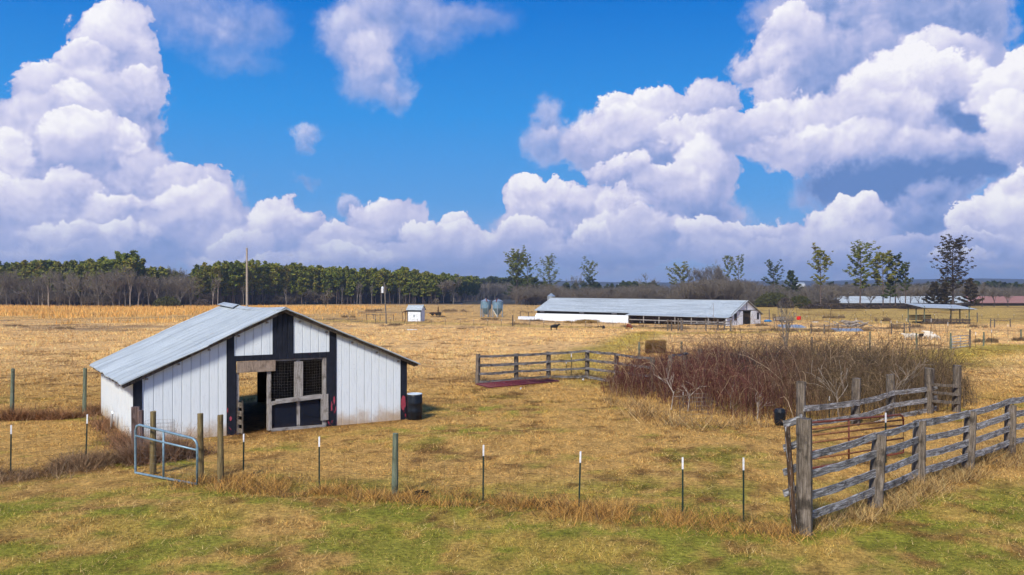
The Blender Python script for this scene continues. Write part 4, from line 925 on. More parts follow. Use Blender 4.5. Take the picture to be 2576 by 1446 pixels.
def bare_tree(h, trunk=.3, depth=5, spread=.55, upk=.12, rmin=.02, mat=None, twigmat=None, r0=None, name='bare_tree', multi=1, lean=0, kids=(2, 4), shrink=.68):
    root = empty(name, (0, 0, 0)); out = []
    for i in range(multi):
        d = Vector((rnd.gauss(lean, .06 + .16 * (multi > 1)), rnd.gauss(0, .06 + .1 * (multi > 1)), 1)).normalized(); r = (r0 or h * .016)
        tl = h * trunk; pts = [Vector((0, 0, -.3))]; q = Vector((0, 0, 0)); pts.append(q.copy())
        for k in range(3): q = q + (d + Vector((rnd.gauss(0, .04), rnd.gauss(0, .04), 0))) * tl / 3; pts.append(q.copy())
        out.append((pts, [r * 1.3, r * 1.15, r, r * .92, r * .82], 9))
        for k in range(rnd.randint(3, 5)):
            a = rnd.uniform(0, 6.28); nd = (d * 1.0 + Vector((math.cos(a), math.sin(a), .1)) * spread * rnd.uniform(.5, 1.3)).normalized()
            branchy(q - d * tl * rnd.uniform(0, .35), nd, h * .34 * rnd.uniform(.8, 1.15), r * .55, depth, out, spread, upk, 3, kids, shrink, rmin, .14)
    top = max(p.z for pts, _, _ in out for p in pts); k = h / top
    out = [([Vector((p.x * k, p.y * k, p.z * k if p.z > 0 else p.z)) for p in pts], rs, dep) for pts, rs, dep in out]
    tubes_mesh('trunk', [o for o in out if o[2] >= 4], mat or M['bark_grey'], root, lambda d: 6 if d >= 5 else 4)
    tubes_mesh('crown', [o for o in out if o[2] < 4], twigmat or M['twigs'], root)
    return root
def tuft(mb, c, r, n, size, flat=.6):
    """cluster of small needle-spray faces"""
    for i in range(n):
        d = Vector((rnd.gauss(0, 1), rnd.gauss(0, 1), rnd.gauss(0, flat))); d = d.normalized() * r * rnd.uniform(.25, 1) ** .7; p = c + Vector((d.x, d.y, d.z * flat))
        u_ = Vector((rnd.gauss(0, 1), rnd.gauss(0, 1), rnd.gauss(.3, .7))).normalized(); w_ = u_.cross(Vector((rnd.gauss(0, 1), rnd.gauss(0, 1), rnd.gauss(0, 1)))).normalized(); s_ = size * rnd.uniform(.6, 1.4)
        mb.add([p - w_ * s_ * .5, p + u_ * s_, p + w_ * s_ * .5], [(0, 1, 2)])
def pine(h, width, start, n_br, mat='needles', rise=.35, tufts=9, ts=.5, prof='umbrella', droop=0, r0=None, dead=5, bk='bark_pine', tuft_r=.75, stems_=1, name='pine_tree', dens=1., tf=.6):
    """tall pine: straight trunk, limbs from start*h upwards, needle clumps along the outer half of every limb"""
    root = empty(name, (0, 0, 0)); tr_ = MB(); cr = MB(); lb = MB()
    for sidx in range(stems_):
        off = Vector((0, 0, 0)) if stems_ == 1 else Vector((rnd.uniform(-1, 1), rnd.uniform(-1, 1), 0)); r = r0 or h * .0125; pts = [off + Vector((0, 0, -.4))]; n = 8; wx = rnd.gauss(0, .25); wy = rnd.gauss(0, .25)
        hh = h * (1 if sidx == 0 else rnd.uniform(.88, .98))
        for i in range(n + 1): q = i / n; pts.append(off + Vector((wx * math.sin(q * 4 + sidx) * q * 1.2 + (sidx - (stems_ - 1) / 2) * .12 * h * q * (stems_ > 1), wy * math.sin(q * 3) * q, hh * .985 * q)))
        tr_.tube(pts, [r * 1.25] + [r * (1.15 - .95 * i / n) for i in range(n + 1)], 7)
        def at_(q):
            f = q * n; i = min(n - 1, int(f)); return pts[i + 1].lerp(pts[i + 2], f - i)
        for i in range(n_br):
            q = start + (1 - start) * ((i + rnd.uniform(0, .9)) / n_br); k = (q - start) / (1 - start)
            w = {'umbrella': .5 + .6 * math.sin(math.pi * min(1, k * .75 + .12)), 'cone': 1.12 - .95 * k, 'oval': .4 + .7 * math.sin(math.pi * (k * .8 + .1)), 'tiers': (.45 + .65 * math.sin(math.pi * (k * .78 + .08))) * (1 if rnd.random() < .7 else .5)}[prof]
            L_ = width / 2 * w * rnd.uniform(.6, 1.15); a = i * 2.4 + rnd.uniform(-.5, .5); el_ = rise * rnd.uniform(.4, 1.6) + k * .7 - droop
            b = at_(q); d = Vector((math.cos(a) * math.cos(el_), math.sin(a) * math.cos(el_), math.sin(el_))); m_ = b + d * L_ * .55 + Vector((rnd.gauss(0, .15), rnd.gauss(0, .15), -L_ * .03)); e = b + d * L_ + Vector((0, 0, L_ * .12))
            rb = max(.03, r * .34 * (1 - .5 * k)); lb.tube([b, m_, e], [rb, rb * .6, rb * .25], 4, False)
            for j in range(max(2, int(tufts * dens * (.5 + .5 * w)))):
                t = rnd.uniform(.38, 1.05); c = (b.lerp(m_, t / .55) if t < .55 else m_.lerp(e, (t - .55) / .45)) + Vector((rnd.gauss(0, L_ * .08), rnd.gauss(0, L_ * .08), rnd.gauss(.05, L_ * .04)))
                if rnd.random() < .5: lb.tube([m_, c], [rb * .3, rb * .15], 3, False)
                tuft(cr, c, tuft_r * rnd.uniform(.6, 1.2), 22 if tf > .5 else 15, ts * 1.05, tf)
        for i in range(dead):
            q = start * rnd.uniform(.45, 1.0); a = rnd.uniform(0, 6.28); b = at_(q); L_ = rnd.uniform(.6, 2.0); lb.tube([b, b + Vector((math.cos(a) * L_, math.sin(a) * L_, rnd.uniform(-.2, .5)))], [.04, .015], 3, False)
    t_ = tr_.build('trunk', M[bk], root); lb.build('limbs', M[bk], t_); cr.build('crown', M[mat], root)
    return root
def place(root, x, y, label=None, cat='tree', group=None, rz=None, sc_=None, sink=0):
    root.location = (x, y, gz(x, y) - sink); root.rotation_euler = (0, 0, rnd.uniform(0, 6.28) if rz is None else rz)
    if sc_: root.scale = sc_ if isinstance(sc_, tuple) else (sc_,) * 3
    return tag(root, label, cat, group)
def tree_at(vx, vb, vt, maker, label, group=None, Y=None, cat='tree', rz=None, **kw):
    if Y is None: x, y, z = G(vx, vb)
    else: y = Y; x = xat(vx, y); z = gz(x, y)
    h = zat(vt, y) - z; wd = kw.pop('wpx', None)
    if wd: kw['width'] = pxm(wd, y) * 1.22; kw['tufts'] = int(kw.get('tufts', 6) * kw.pop('more', 2.7)); kw['ts'] = .40; kw['tuft_r'] = kw.get('tuft_r', .7) * .72; kw['n_br'] = int(kw['n_br'] * 1.35); kw['tf'] = .38
    return place(maker(h, **kw), x, y, label, cat, group, rz)
# -------- the wood at left: individual front trees
PV = [pine(18, 6.0, .50, 18, tufts=9, ts=.95, tuft_r=1.0, prof='umbrella', dead=6), pine(18, 5.4, .40, 20, tufts=8, ts=.9, tuft_r=.95, prof='oval', dead=4), pine(18, 6.8, .55, 16, tufts=10, ts=.95, tuft_r=1.1, prof='umbrella', rise=.5), pine(18, 5.6, .30, 22, tufts=8, ts=.9, tuft_r=.95, prof='tiers', dead=4)]
BV = [bare_tree(17, .42, 4, .42, .2, .028, kids=(2, 4)), bare_tree(17, .3, 4, .5, .16, .028, kids=(3, 4)), bare_tree(17, .22, 4, .6, .12, .028, kids=(2, 4), multi=2), bare_tree(17, .5, 4, .35, .22, .028, M['bark_pale'], kids=(2, 4))]
BV2 = [bare_tree(9, .12, 4, .8, .1, .03, M['bark_dark'], M['twigs'], kids=(3, 4), multi=2), bare_tree(9, .1, 4, .9, .06, .03, M['bark_dark'], M['brush'], kids=(3, 4), multi=3)]
used = set()
def inst(proto, x, y, h, h0, label, group, wide=1.0, cat='tree'):
    o = proto if id(proto) not in used else copy_tree(proto); used.add(id(proto)); k = h / h0
    return place(o, x, y, label, cat, group, sc_=(k * wide, k * wide, k))
top_pts = ([-200, 0, 60, 100, 200, 290, 318, 345, 370, 380, 480, 500, 520, 560, 620, 700, 800, 900, 960, 1010, 1060, 1110, 1130, 1300], [674, 672, 668, 668, 668, 664, 658, 663, 674, 682, 684, 682, 678, 677, 672, 678, 681, 687, 688, 686, 694, 701, 704, 706])
bas_pts = ([-200, 0, 300, 560, 700, 1000, 1110, 1130, 1300], [769, 769, 772, 769, 766.5, 764, 764, 757, 752])
def wood_at(vx, depth=0):
    vb = np.interp(vx, *bas_pts); vt = np.interp(vx, *top_pts); x, y, z = G(vx, vb); y += depth; x = xat(vx, y); z = gz(x, y); return x, y, z, zat(vt, y) - z
np_ = 0
LP = 'green-crowned pine with bare lower trunk in the front row of the left wood'
LB = 'leafless grey tree with a pale trunk in front of the wood at left'
for i in range(120):
    vx = 492 + (1112 - 492) * (i + rnd.uniform(0, .8)) / 120; x, y, z, h = wood_at(vx, rnd.uniform(0, 9)); o = inst(rnd.choice(PV), x, y, h * rnd.choice([.86, .93, .97, 1.0, 1.04]), 18, LP, 'pines along the front of the wood', rnd.uniform(.85, 1.15))
for i in range(42):
    vx = -60 + 440 * (i + rnd.uniform(0, .8)) / 42; x, y, z, h = wood_at(vx, rnd.uniform(6, 16)); inst(rnd.choice(PV), x, y, h * rnd.uniform(.86, 1.02), 18, 'dark green pine standing among the leafless trees at the far left', 'pines at the far left of the wood', rnd.uniform(.9, 1.2))
for i in range(40):
    vx = -60 + 550 * (i + rnd.uniform(0, .8)) / 40; x, y, z, h = wood_at(vx, rnd.uniform(-3, 6)); inst(rnd.choice(BV), x, y, h * rnd.uniform(.82, 1.0), 17, LB, 'leafless trees in front of the wood', rnd.uniform(.8, 1.1))
for i in range(46):
    vx = 1105 + 215 * (i + rnd.uniform(0, .8)) / 46; x, y, z, h = wood_at(vx, rnd.uniform(0, 14)); inst(rnd.choice(BV[:3]), x, y, h * rnd.uniform(.8, 1.0), 17, 'leafless grey tree of the low wood left of the three-stemmed pine', 'leafless trees of the low wood', 1.3)
for vx, k in ((535, .9), (548, .93), (612, .6), (905, .8), (898, .75), (935, .7), (960, .62), (968, .7), (720, .55), (1005, .6), (860, .62)):
    x, y, z, h = wood_at(vx, -4); inst(BV[3], x, y, h * k, 17, 'bleached pale leafless trunk before the dark pines', 'bleached trees before the pines', .6)
for i in range(24):
    vx = 1112 + 90 * (i + rnd.uniform(0, .8)) / 24; x, y = xat(vx, 520 + i * 6), 520 + i * 6; h = zat(np.interp(vx, [1112, 1202], [696, 704]), y) - gz(x, y); inst(rnd.choice(PV), x, y, h * rnd.uniform(.9, 1.02), 18, 'far pine of the wood edge tapering behind the leafless trees', 'far pines of the tapering wood edge', 1.1)
# single trees before the wood
tree_at(820, 775, 722, bare_tree, 'low spreading grey leafless tree alone in the field before the pines', trunk=.15, depth=5, spread=.9, upk=.05, rmin=.025, r0=.22, kids=(3, 4))
tree_at(1100, 768, 748, bare_tree, 'small leafless bush before the right end of the pine wood', trunk=.15, depth=4, spread=.9, upk=.05, rmin=.03, r0=.12, kids=(3, 4))
tree_at(1140, 765, 683, bare_tree, 'tall leafless tree with fine branches at the right end of the pine wood', trunk=.4, depth=5, spread=.5, rmin=.03, kids=(3, 4))
tree_at(1116, 765, 702, bare_tree, 'dark leafless tree leaning at the right end of the pine wood', trunk=.3, depth=5, spread=.55, rmin=.03, mat=M['bark_dark'], kids=(3, 4))
tree_at(470, 769, 666, bare_tree, 'bare tree rising above the gap between leafless wood and pines', trunk=.35, depth=5, spread=.5, rmin=.03, kids=(3, 4), Y=440)
x, y, z, h = wood_at(318, 26); place(pine(h, 16, .62, 26, tufts=12, ts=.9, tuft_r=1.3, rise=.2), x, y, 'broad dark pine crown rising highest over the leafless wood at left', 'tree')
x, y, z, h = wood_at(1012, 10); place(pine(h * 1.04, 9, .66, 16, tufts=8, ts=.7, rise=.1), x, y, 'flat-topped pine standing above the others near the utility pole', 'tree')
# the mass behind: merged copies, nobody could count them
def raw(obj):
    me = obj.data; v = np.empty(len(me.vertices) * 3, np.float32); me.vertices.foreach_get('co', v); me.calc_loop_triangles(); t = np.empty(len(me.loop_triangles) * 3, np.int32); me.loop_triangles.foreach_get('vertices', t); return v.reshape(-1, 3).astype(float), t.reshape(-1, 3)
def child(root, nm):
    return [c for c in root.children_recursive if c.name.startswith(nm)]
def mass(name, items, mat, label, cat='wood'):
    Vs = []; Fs = []; b = 0
    for (v, f), x, y, z, k, w, a in items:
        c, s = math.cos(a), math.sin(a); q = np.stack([(v[:, 0] * c - v[:, 1] * s) * k * w + x, (v[:, 0] * s + v[:, 1] * c) * k * w + y, v[:, 2] * k + z], -1); Vs.append(q); Fs.append(f + b); b += len(v)
    return tag(big_mesh(name, np.concatenate(Vs), np.concatenate(Fs), mat), label, cat, kind='stuff')
PT = [(raw(child(p, 'trunk')[0]), raw(child(p, 'crown')[0])) for p in PV]; BT = [(raw(child(p, 'trunk')[0]), raw(child(p, 'crown')[0])) for p in BV + BV2]
for p in BV2:
    for c_ in list(p.children_recursive) + [p]: bpy.data.objects.remove(c_)
it_t, it_c, it_b, it_w = [], [], [], []
for i in range(260):
    vx = rnd.uniform(480, 1118) if i < 200 else rnd.uniform(-120, 480); x, y, z, h = wood_at(vx, rnd.uniform(10, 60)); p = rnd.choice(PT); a = rnd.uniform(0, 6.28); k = h / 18 * rnd.uniform(.85, 1.0)
    it_t.append((p[0], x, y, z, k, 1.1, a)); it_c.append((p[1], x, y, z, k, 1.1, a))
for i in range(230):
    vx = rnd.choice([rnd.uniform(-120, 500), rnd.uniform(-120, 500), rnd.uniform(1100, 1330)]); x, y, z, h = wood_at(vx, rnd.uniform(8, 70)); p = rnd.choice(BT[:4]); a = rnd.uniform(0, 6.28); k = h / 17 * rnd.uniform(.8, .97)
    it_b.append((p[0], x, y, z, k, 1.3, a)); it_w.append((p[1], x, y, z, k, 1.3, a))
for i in range(420):
    vx = rnd.uniform(-150, 1330); x, y, z, h = wood_at(vx, rnd.uniform(2, 50)); p = rnd.choice(BT[4:]); a = rnd.uniform(0, 6.28); k = rnd.uniform(.45, .95) * h / 17 * 1.1
    it_b.append((p[0], x, y, z, k, 1.5, a)); it_w.append((p[1], x, y, z, k, 1.5, a))
mass('wood_trunks', it_t, M['bark_pine'], 'pine trunks crowding inside the wood at left')
mass('wood_crowns', it_c, M['needles'], 'merged green pine crowns deep in the wood at left')
mass('wood_bare_trunks', it_b, M['bark_dark'], 'trunks of leafless trees and undergrowth inside the wood at left')
mass('wood_twigs', it_w, M['twigs'], 'grey haze of leafless twigs and undergrowth inside the wood at left')
# green tops of the low wood in the middle distance
it_c = []
for i in range(70):
    vx = rnd.uniform(1115, 1345); x, y = xat(vx, 760), 760 + rnd.uniform(0, 60); it_c.append((rnd.choice(PT)[1], x, y, gz(x, y) - 2, (zat(704, y) - gz(x, y) + 2) / 18 * rnd.uniform(.9, 1.03), 1.6, rnd.uniform(0, 6)))
mass('far_pines', it_c, M['needles_dark'], 'distant line of dark green pine tops behind the low leafless wood')
# -------- grey belt behind the chicken house and right field
it_b, it_w, it_g = [], [], []
def belt(n, v0, v1, base0, base1, tops, protos, wd=1.4, hk=(.6, 1)):
    for i in range(n):
        vx = rnd.uniform(v0, v1); y = rnd.uniform(base0, base1); x = xat(vx, y); z = gz(x, y); h = zat(np.interp(vx, *tops), y) - z; p = rnd.choice(protos); a = rnd.uniform(0, 6.28); h0 = 17 if any(p is q for q in BT[:4]) else 9; k = h * rnd.uniform(*hk) / h0
        it_b.append((p[0], x, y, z, k, wd, a)); it_w.append((p[1], x, y, z, k, wd, a))
belt(430, 1300, 2650, 430, 560, ([1300, 1500, 1650, 1720, 1760, 1880, 1920, 2050, 2650], [714, 716, 716, 708, 702, 702, 710, 716, 722]), BT[:4] + BT[4:], 1.6, (.75, 1.08))
belt(80, 1690, 2060, 400, 440, ([1690, 1740, 1790, 1860, 1900, 2060], [710, 698, 690, 700, 718, 724]), BT[:3], 1.3)
belt(110, 1880, 2100, 398, 425, ([1880, 2120], [738, 745]), BT[4:], 1.6)
belt(160, 2050, 2650, 560, 800, ([2050, 2650], [714, 712]), BT[:2] + BT[4:], 2.2, (.85, 1.15))
mass('hedge_trunks', it_b, M['bark_dark'], 'trunks of the leafless tree belt behind the long white building', 'tree belt')
mass('hedge_twigs', it_w, M['twigs'], 'grey-brown leafless crowns of the tree belt behind the long white building', 'tree belt')
it = []
for i in range(110):
    vx = rnd.choice([rnd.uniform(1555, 1600), rnd.uniform(1420, 1660), rnd.uniform(2040, 2600), rnd.uniform(2380, 2600)]); y = rnd.uniform(620, 760); x = xat(vx, y); z = gz(x, y); it.append((rnd.choice(PT)[1], x, y, z - 3, (zat(rnd.uniform(713, 722), y) - z + 3) / 18, 1.4, rnd.uniform(0, 6)))
mass('far_evergreens', it, M['needles_dark'], 'distant dark evergreens among the grey woods beyond the field', 'tree belt')
# -------- single trees
tree_at(1300, 764, 648, pine, 'tall two-stemmed pine with open crown, highest of the group left of the grain bin', wpx=66, start=.50, n_br=19, tufts=6, ts=.62, tuft_r=.8, rise=.5, stems_=2, mat='needles', dead=10, prof='oval')
tree_at(1326, 764, 655, pine, 'tall pine with a one-sided crown just right of the two-stemmed pine', wpx=44, start=.40, n_br=16, tufts=5, ts=.6, tuft_r=.75, rise=.3, mat='needles', dead=8, prof='tiers')
tree_at(1382, 760, 663, pine, 'spreading pine with a rounded top directly above the white grain bin', wpx=62, start=.36, n_br=20, tufts=6, ts=.6, tuft_r=.75, rise=.45, mat='needles', dead=6, prof='oval')
for vx, vt, w, l in ((1298, 700, 40, 'low dense green pine below the two-stemmed pine'), (1322, 704, 36, 'low green pine with a dark trunk, second of the row before the golden strip'), (1347, 700, 34, 'small pine with a pointed top between the tall middle pines'), (1370, 712, 40, 'low green pine just left of the white grain bin')):
    tree_at(vx, 762, vt, pine, l, 'low pines before the golden strip', wpx=w * 1.3, start=.35, n_br=18, tufts=9, ts=.7, tuft_r=.9, rise=.05, mat='needles_dark', prof='cone')
tree_at(1482, 758, 668, pine, 'slim pine with a flat open top over the left half of the long roof', wpx=50, start=.58, n_br=14, tufts=7, ts=.6, tuft_r=.75, rise=.3, prof='tiers')
tree_at(1484, 758, 697, pine, 'bushy dark green pine under the slim pine, over the long roof', wpx=58, start=.25, n_br=22, tufts=10, ts=.7, tuft_r=.9, rise=0, mat='needles_dark', prof='cone')
tree_at(1455, 758, 688, bare_tree, 'dark leafless tree left of the slim pine over the long roof', trunk=.35, depth=5, spread=.5, rmin=.03, mat=M['bark_dark'])
tree_at(1634, 758, 684, bare_tree, 'wide leafless tree with fanned branches above the middle of the long roof', trunk=.22, depth=5, spread=.75, upk=.1, rmin=.03, mat=M['bark_dark'], r0=.2, kids=(3, 4))
tree_at(1604, 758, 694, bare_tree, 'broken leafless trunk left of the fanned bare tree', trunk=.7, depth=2, spread=.4, rmin=.03, mat=M['bark_pine'])
tree_at(1712, 760, 678, pine, 'round-topped pine rising from the bare trees over the long roof', wpx=52, start=.5, n_br=18, tufts=9, ts=.65, tuft_r=.85, rise=.1, prof='umbrella')
for vx, vt in ((1745, 668), (1768, 664), (1790, 652), (1806, 662), (1776, 672), (1822, 674)):
    tree_at(vx, 760, vt, bare_tree, 'tall leafless tree in the clump over the right part of the long roof', 'tall bare trees of the clump', trunk=.3, depth=5, spread=.42, upk=.2, rmin=.03, kids=(3, 4))
tree_at(1831, 762, 647, pine, 'very slim tall pine left of another, above the right end of the long roof', wpx=28, start=.55, n_br=13, tufts=5, ts=.5, tuft_r=.6, rise=.3, prof='tiers')
tree_at(1857, 762, 653, pine, 'slim tall pine with one long low limb above the right end of the long roof', wpx=44, start=.5, n_br=14, tufts=5, ts=.5, tuft_r=.6, rise=.3, prof='tiers')
tree_at(1946, 764, 673, pine, 'open pine with a spreading top right of the long building', wpx=58, start=.45, n_br=18, tufts=6, ts=.6, tuft_r=.75, rise=.2, prof='tiers', mat='needles_dark')
tree_at(1991, 768, 682, pine, 'dark conical cedar behind the pale sapling', wpx=52, start=.12, n_br=34, tufts=8, ts=.55, tuft_r=.7, rise=.05, prof='cone', mat='needles_dark', name='cedar_tree')
tree_at(2064, 775, 642, pine, 'slender pine with narrow airy crown, leftmost tall pine over the far roof', wpx=66, start=.42, n_br=18, tufts=6, ts=.6, tuft_r=.75, rise=.45, prof='tiers')
tree_at(2163, 775, 630, pine, 'tallest dense pine over the left end of the far metal roof', wpx=72, start=.34, n_br=27, tufts=7, ts=.65, tuft_r=.8, rise=.1, prof='tiers')
tree_at(2221, 775, 647, pine, 'round-topped pine right of the tallest dense pine', wpx=60, start=.46, n_br=20, tufts=7, ts=.62, tuft_r=.8, rise=.2, prof='umbrella')
tree_at(2252, 775, 648, pine, 'thin pine between the round-topped pine and the lower one', wpx=42, start=.5, n_br=16, tufts=5, ts=.55, tuft_r=.7, rise=.3, prof='tiers', mat='needles_dark')
tree_at(2277, 775, 668, pine, 'lower thin pine, last of the tall pine group', wpx=36, start=.4, n_br=16, tufts=5, ts=.55, tuft_r=.7, rise=.3, prof='tiers', mat='needles_dark')
tree_at(2238, 775, 690, pine, 'short dark pine below the group of tall pines', wpx=34, start=.3, n_br=18, tufts=6, ts=.6, tuft_r=.7, rise=.1, prof='cone', mat='needles_dark')
tree_at(2397, 782, 616, pine, 'huge brown-twigged cypress-like tree behind the open pole shed', wpx=84, start=.30, n_br=44, tufts=5, more=1.6, ts=.55, tuft_r=.65, rise=.25, prof='oval', mat='cypress', bk='bark_dark', r0=.42, name='cypress_tree')
for vx, vt, w in ((2350, 712, 48), (2440, 702, 46), (2376, 712, 36)):
    tree_at(vx, 776, vt, pine, 'low rust-brown cedar beside the foot of the huge tree', 'rust-brown cedars', wpx=w, start=.15, n_br=26, tufts=7, ts=.6, tuft_r=.7, rise=.1, prof='cone', mat='cypress', bk='bark_dark')
for vx, vt in ((2080, 712), (2105, 722), (2190, 726), (2290, 715), (2310, 722), (2135, 728), (2470, 705), (2500, 718), (2535, 722), (2265, 720), (2325, 708), (2030, 716)):
    tree_at(vx, 772, vt, bare_tree, 'small dark leafless tree in the row before the far metal roof', 'leafless trees before the far roof', trunk=.3, depth=4, spread=.6, rmin=.03, mat=M['bark_dark'], kids=(3, 4), r0=.2)
# bushes
def bush(w, h, d, n, mat, ts=.35):
    mb = MB()
    for i in range(n):
        a = rnd.uniform(0, 6.28); q = rnd.random() ** .5; r_ = rnd.random() ** .4; x = math.cos(a) * w / 2 * q; yv = math.sin(a) * d / 2 * q; z = h * math.sqrt(max(0, 1 - q * q * .9)) * r_ * rnd.uniform(.85, 1.05)
        u_ = Vector((rnd.gauss(0, 1), rnd.gauss(0, 1), rnd.gauss(.4, 1))).normalized(); v_ = u_.cross(Vector((rnd.gauss(0, 1), rnd.gauss(0, 1), rnd.gauss(0, 1)))).normalized(); s_ = ts * rnd.uniform(.5, 1.3); p = Vector((x, yv, z)); mb.add([p - v_ * s_ * .4, p + u_ * s_, p + v_ * s_ * .4], [(0, 1, 2)])
    return mb
for vx, vb, vt, w, m_, l in ((1945, 772, 733, 92, 'bush', 'big rounded olive-green bush right of the long building'), (2012, 774, 742, 60, 'bush', 'low olive bush behind the pale sapling'), (1545, 757, 725, 40, 'bush', 'dim green bush in the grey belt over the long roof'), (1630 + 345, 775, 748, 40, 'brush', 'small brown bush beside the big olive bush'),
        (420, 772, 745, 70, 'bush', 'low greenish bush at the edge of the leafless wood'), (510, 771, 752, 40, 'brush', 'small brown bush where the pines begin')):
    x, y, z = G(vx, vb); W_ = pxm(w, y); H_ = zat(vt, y) - z; o = bush(W_, H_, W_ * .7, 5200, M[m_], .55).build('bush', M[m_]); o.location = (x, y, z - .1); tag(o, l, 'bush')
for i in range(46):    # brown shrub line at the field's far edge
    vx = 2020 + 420 * (i + rnd.random()) / 46; x, y, z = G(vx, 776 + rnd.uniform(-2, 1)) if vx < 2420 else G(vx, 770)
    if i == 0: sh = bush(6, 2.6, 4, 900, M['brush'], .5).build('brown_shrub', M['brush']); o = sh
    else: o = sh.copy(); COL.objects.link(o)
    o.location = (x, y, z - .1); o.scale = (rnd.uniform(.7, 1.5), 1, rnd.uniform(.4, .95)); tag(o, 'low brown leafless shrub in the line before the far metal roof', 'shrub', 'brown shrubs at the far field edge')
M['dry_weed'] = leafy('dry_weed_stalks', [(.10, .065, .04), (.17, .115, .065), (.26, .18, .09)])
def weeds(w, h, n):
    mb = MB()
    cs = [(rnd.gauss(0, w * .24), rnd.gauss(0, w * .16), rnd.uniform(.35, 1.1)) for _ in range(9)]
    for i in range(n):
        cx, cy, ck = rnd.choice(cs); x, yv = cx + rnd.gauss(0, w * .07), cy + rnd.gauss(0, w * .06); hh = h * ck * rnd.uniform(.3, 1.0); lx, ly = rnd.gauss(0, hh * .35), rnd.gauss(0, hh * .35); s_ = .035 + .02 * rnd.random()
        mb.add([(x - s_, yv, -.05), (x + lx, yv + ly, hh), (x + s_, yv + .03, -.05)], [(0, 1, 2)])
    return mb
for vx, vb, w, h in ((1420 * .8, 783, 60, 9), (930, 782, 60, 8), (1230, 802, 40, 7), (1350, 805, 60, 7), (880, 800, 40, 8), (1700, 826, 120, 12), (1830, 832, 90, 9), (1590, 818, 60, 7), (1960, 834, 70, 12), (2060, 834, 60, 14), (2170, 832, 60, 12), (2250, 828, 70, 14), (2220, 806, 34, 12), (2450, 826, 60, 13), (2500, 862, 70, 14), (2100, 800, 40, 10), (2330, 812, 30, 8), (1860, 800, 40, 6), (990, 815, 50, 7), (2300, 822, 50, 11), (1300, 812, 80, 6), (1500, 820, 50, 5), (1100, 798, 40, 5), (2560, 858, 40, 12), (1920, 818, 40, 10), (60, 822, 60, 7), (150, 826, 50, 6), (1160, 826, 30, 4)):
    x, y, z = G(vx, vb); o = weeds(pxm(w, y), pxm(h, y) * 1.15, 420).build('weed_clump', M['dry_weed']); o.location = (x, y, z); tag(o, 'low brown clump of dead weeds in the pasture', 'weeds', 'dead weed clumps in the pasture')
# pale sapling in front of the brambles' top
def sapling(vx, vb, vt, label, multi=2, trunk=.35, spread=.5, r=.05, Y=None, depth=3, group=None, mat='bark_pale', rmin=.006, upk=.25, kids=(2, 3)):
    return tree_at(vx, vb, vt, bare_tree, label, group, Y, 'sapling', trunk=trunk, depth=depth, spread=spread, upk=upk, rmin=rmin, mat=M[mat], twigmat=M[mat], r0=r, name='sapling', multi=multi, kids=kids, shrink=.72)
sapling(1978, 905, 738, 'tall pale leafless sapling behind the thicket, right of the long building', 2, .40, .42, .085, Y=66, depth=3, rmin=.010, mat='bark_grey')
for vx, Y, vt, l in ((1838, 36.5, 965, 'forked pale stem low in the left of the brambles'), (1730, 35.5, 955, 'thin pale forked stem at the left edge of the thicket'), (1905, 33.6, 985, 'bent pale stem before the red-brown brambles'), (1940, 38, 955, 'pale branching stem in the middle of the brambles'), (2110, 33.5, 905, 'pale branching stem rising behind the upper corral rails'), (2245, 34.5, 930, 'pale forked stem right of the tall corral post'), (2265, 36, 900, 'pale twisting stem near the right end of the thicket'), (1688, 36, 925, 'slender pale stem near the gateway frame')):
    sapling(vx, None, vt, l, 1, .45, .8, .024, Y, 2, 'pale stems in the brambles', rmin=.008, upk=.08, kids=(1, 2))
for vx, Y, vt in ((1808, 45, 868), (1862, 46, 862), (1925, 45, 850), (2020, 46, 855), (2105, 46, 850), (2160, 45, 868), (2235, 45, 862), (2290, 43, 885), (1760, 47, 880), (1890, 42, 880), (2060, 42, 870), (2190, 41, 880)):
    sapling(vx, None, vt, 'thin dark leafless shoot rising out of the bramble top', 3, .2, .6, .025, Y, 3, 'dark shoots in the brambles', 'bark_dark', .009, kids=(2, 3), upk=.05)

# ================================================================ far buildings
def oriented(ax, ay, bx, by): return math.atan2(by - ay, bx - ax)
# long chicken house: near gable at right, far end at left
c0 = Vector((48.2, 178, 0)); dl = Vector((-37.5, 37, 0)).normalized(); LEN = 53.5; WID = 11.6; Zg = -2.85
lh = empty('poultry_house', (c0.x, c0.y, Zg), math.atan2(dl.y, dl.x), 'very long low white farm building with a pale metal roof and white gable end', 'building')
# local x runs away along the ridge, local +y is the side facing the camera (left)
EH, RH = 2.15, 4.95; hw = WID / 2
mb = MB()
for sgn in (1, -1):
    e = hw + .5; ze = EH - .5 * (RH - EH) / hw; n = 60
    for i in range(n):
        xa, xb = -.4 + (LEN + .8) * i / n, -.4 + (LEN + .8) * (i + 1) / n
        ext = (1.7 if (xa < 24.5 and sgn == 1) else 0); k = (RH - ze) / e; kz = ze - ext * .22
        w1, w2 = rnd.uniform(-.02, .02), 0
        mb.add([(xa, 0, RH), (xb, 0, RH), (xb, sgn * e, ze), (xa, sgn * e, ze), (xa, 0, RH - .06), (xb, 0, RH - .06), (xb, sgn * e, ze - .06), (xa, sgn * e, ze - .06)], [(0, 1, 2, 3), (7, 6, 5, 4), (3, 2, 6, 7)] + ([(0, 3, 7, 4)] if i == 0 else []) + ([(1, 5, 6, 2)] if i == n - 1 else []))
        if ext: mb.add([(xa, e, ze + .005), (xb, e, ze + .005), (xb, e + ext, kz), (xa, e + ext, kz), (xa, e, ze - .055), (xb, e, ze - .055), (xb, e + ext, kz - .06), (xa, e + ext, kz - .06)], [(0, 1, 2, 3), (7, 6, 5, 4), (3, 2, 6, 7)] + ([(0, 3, 7, 4)] if i == 0 else []))
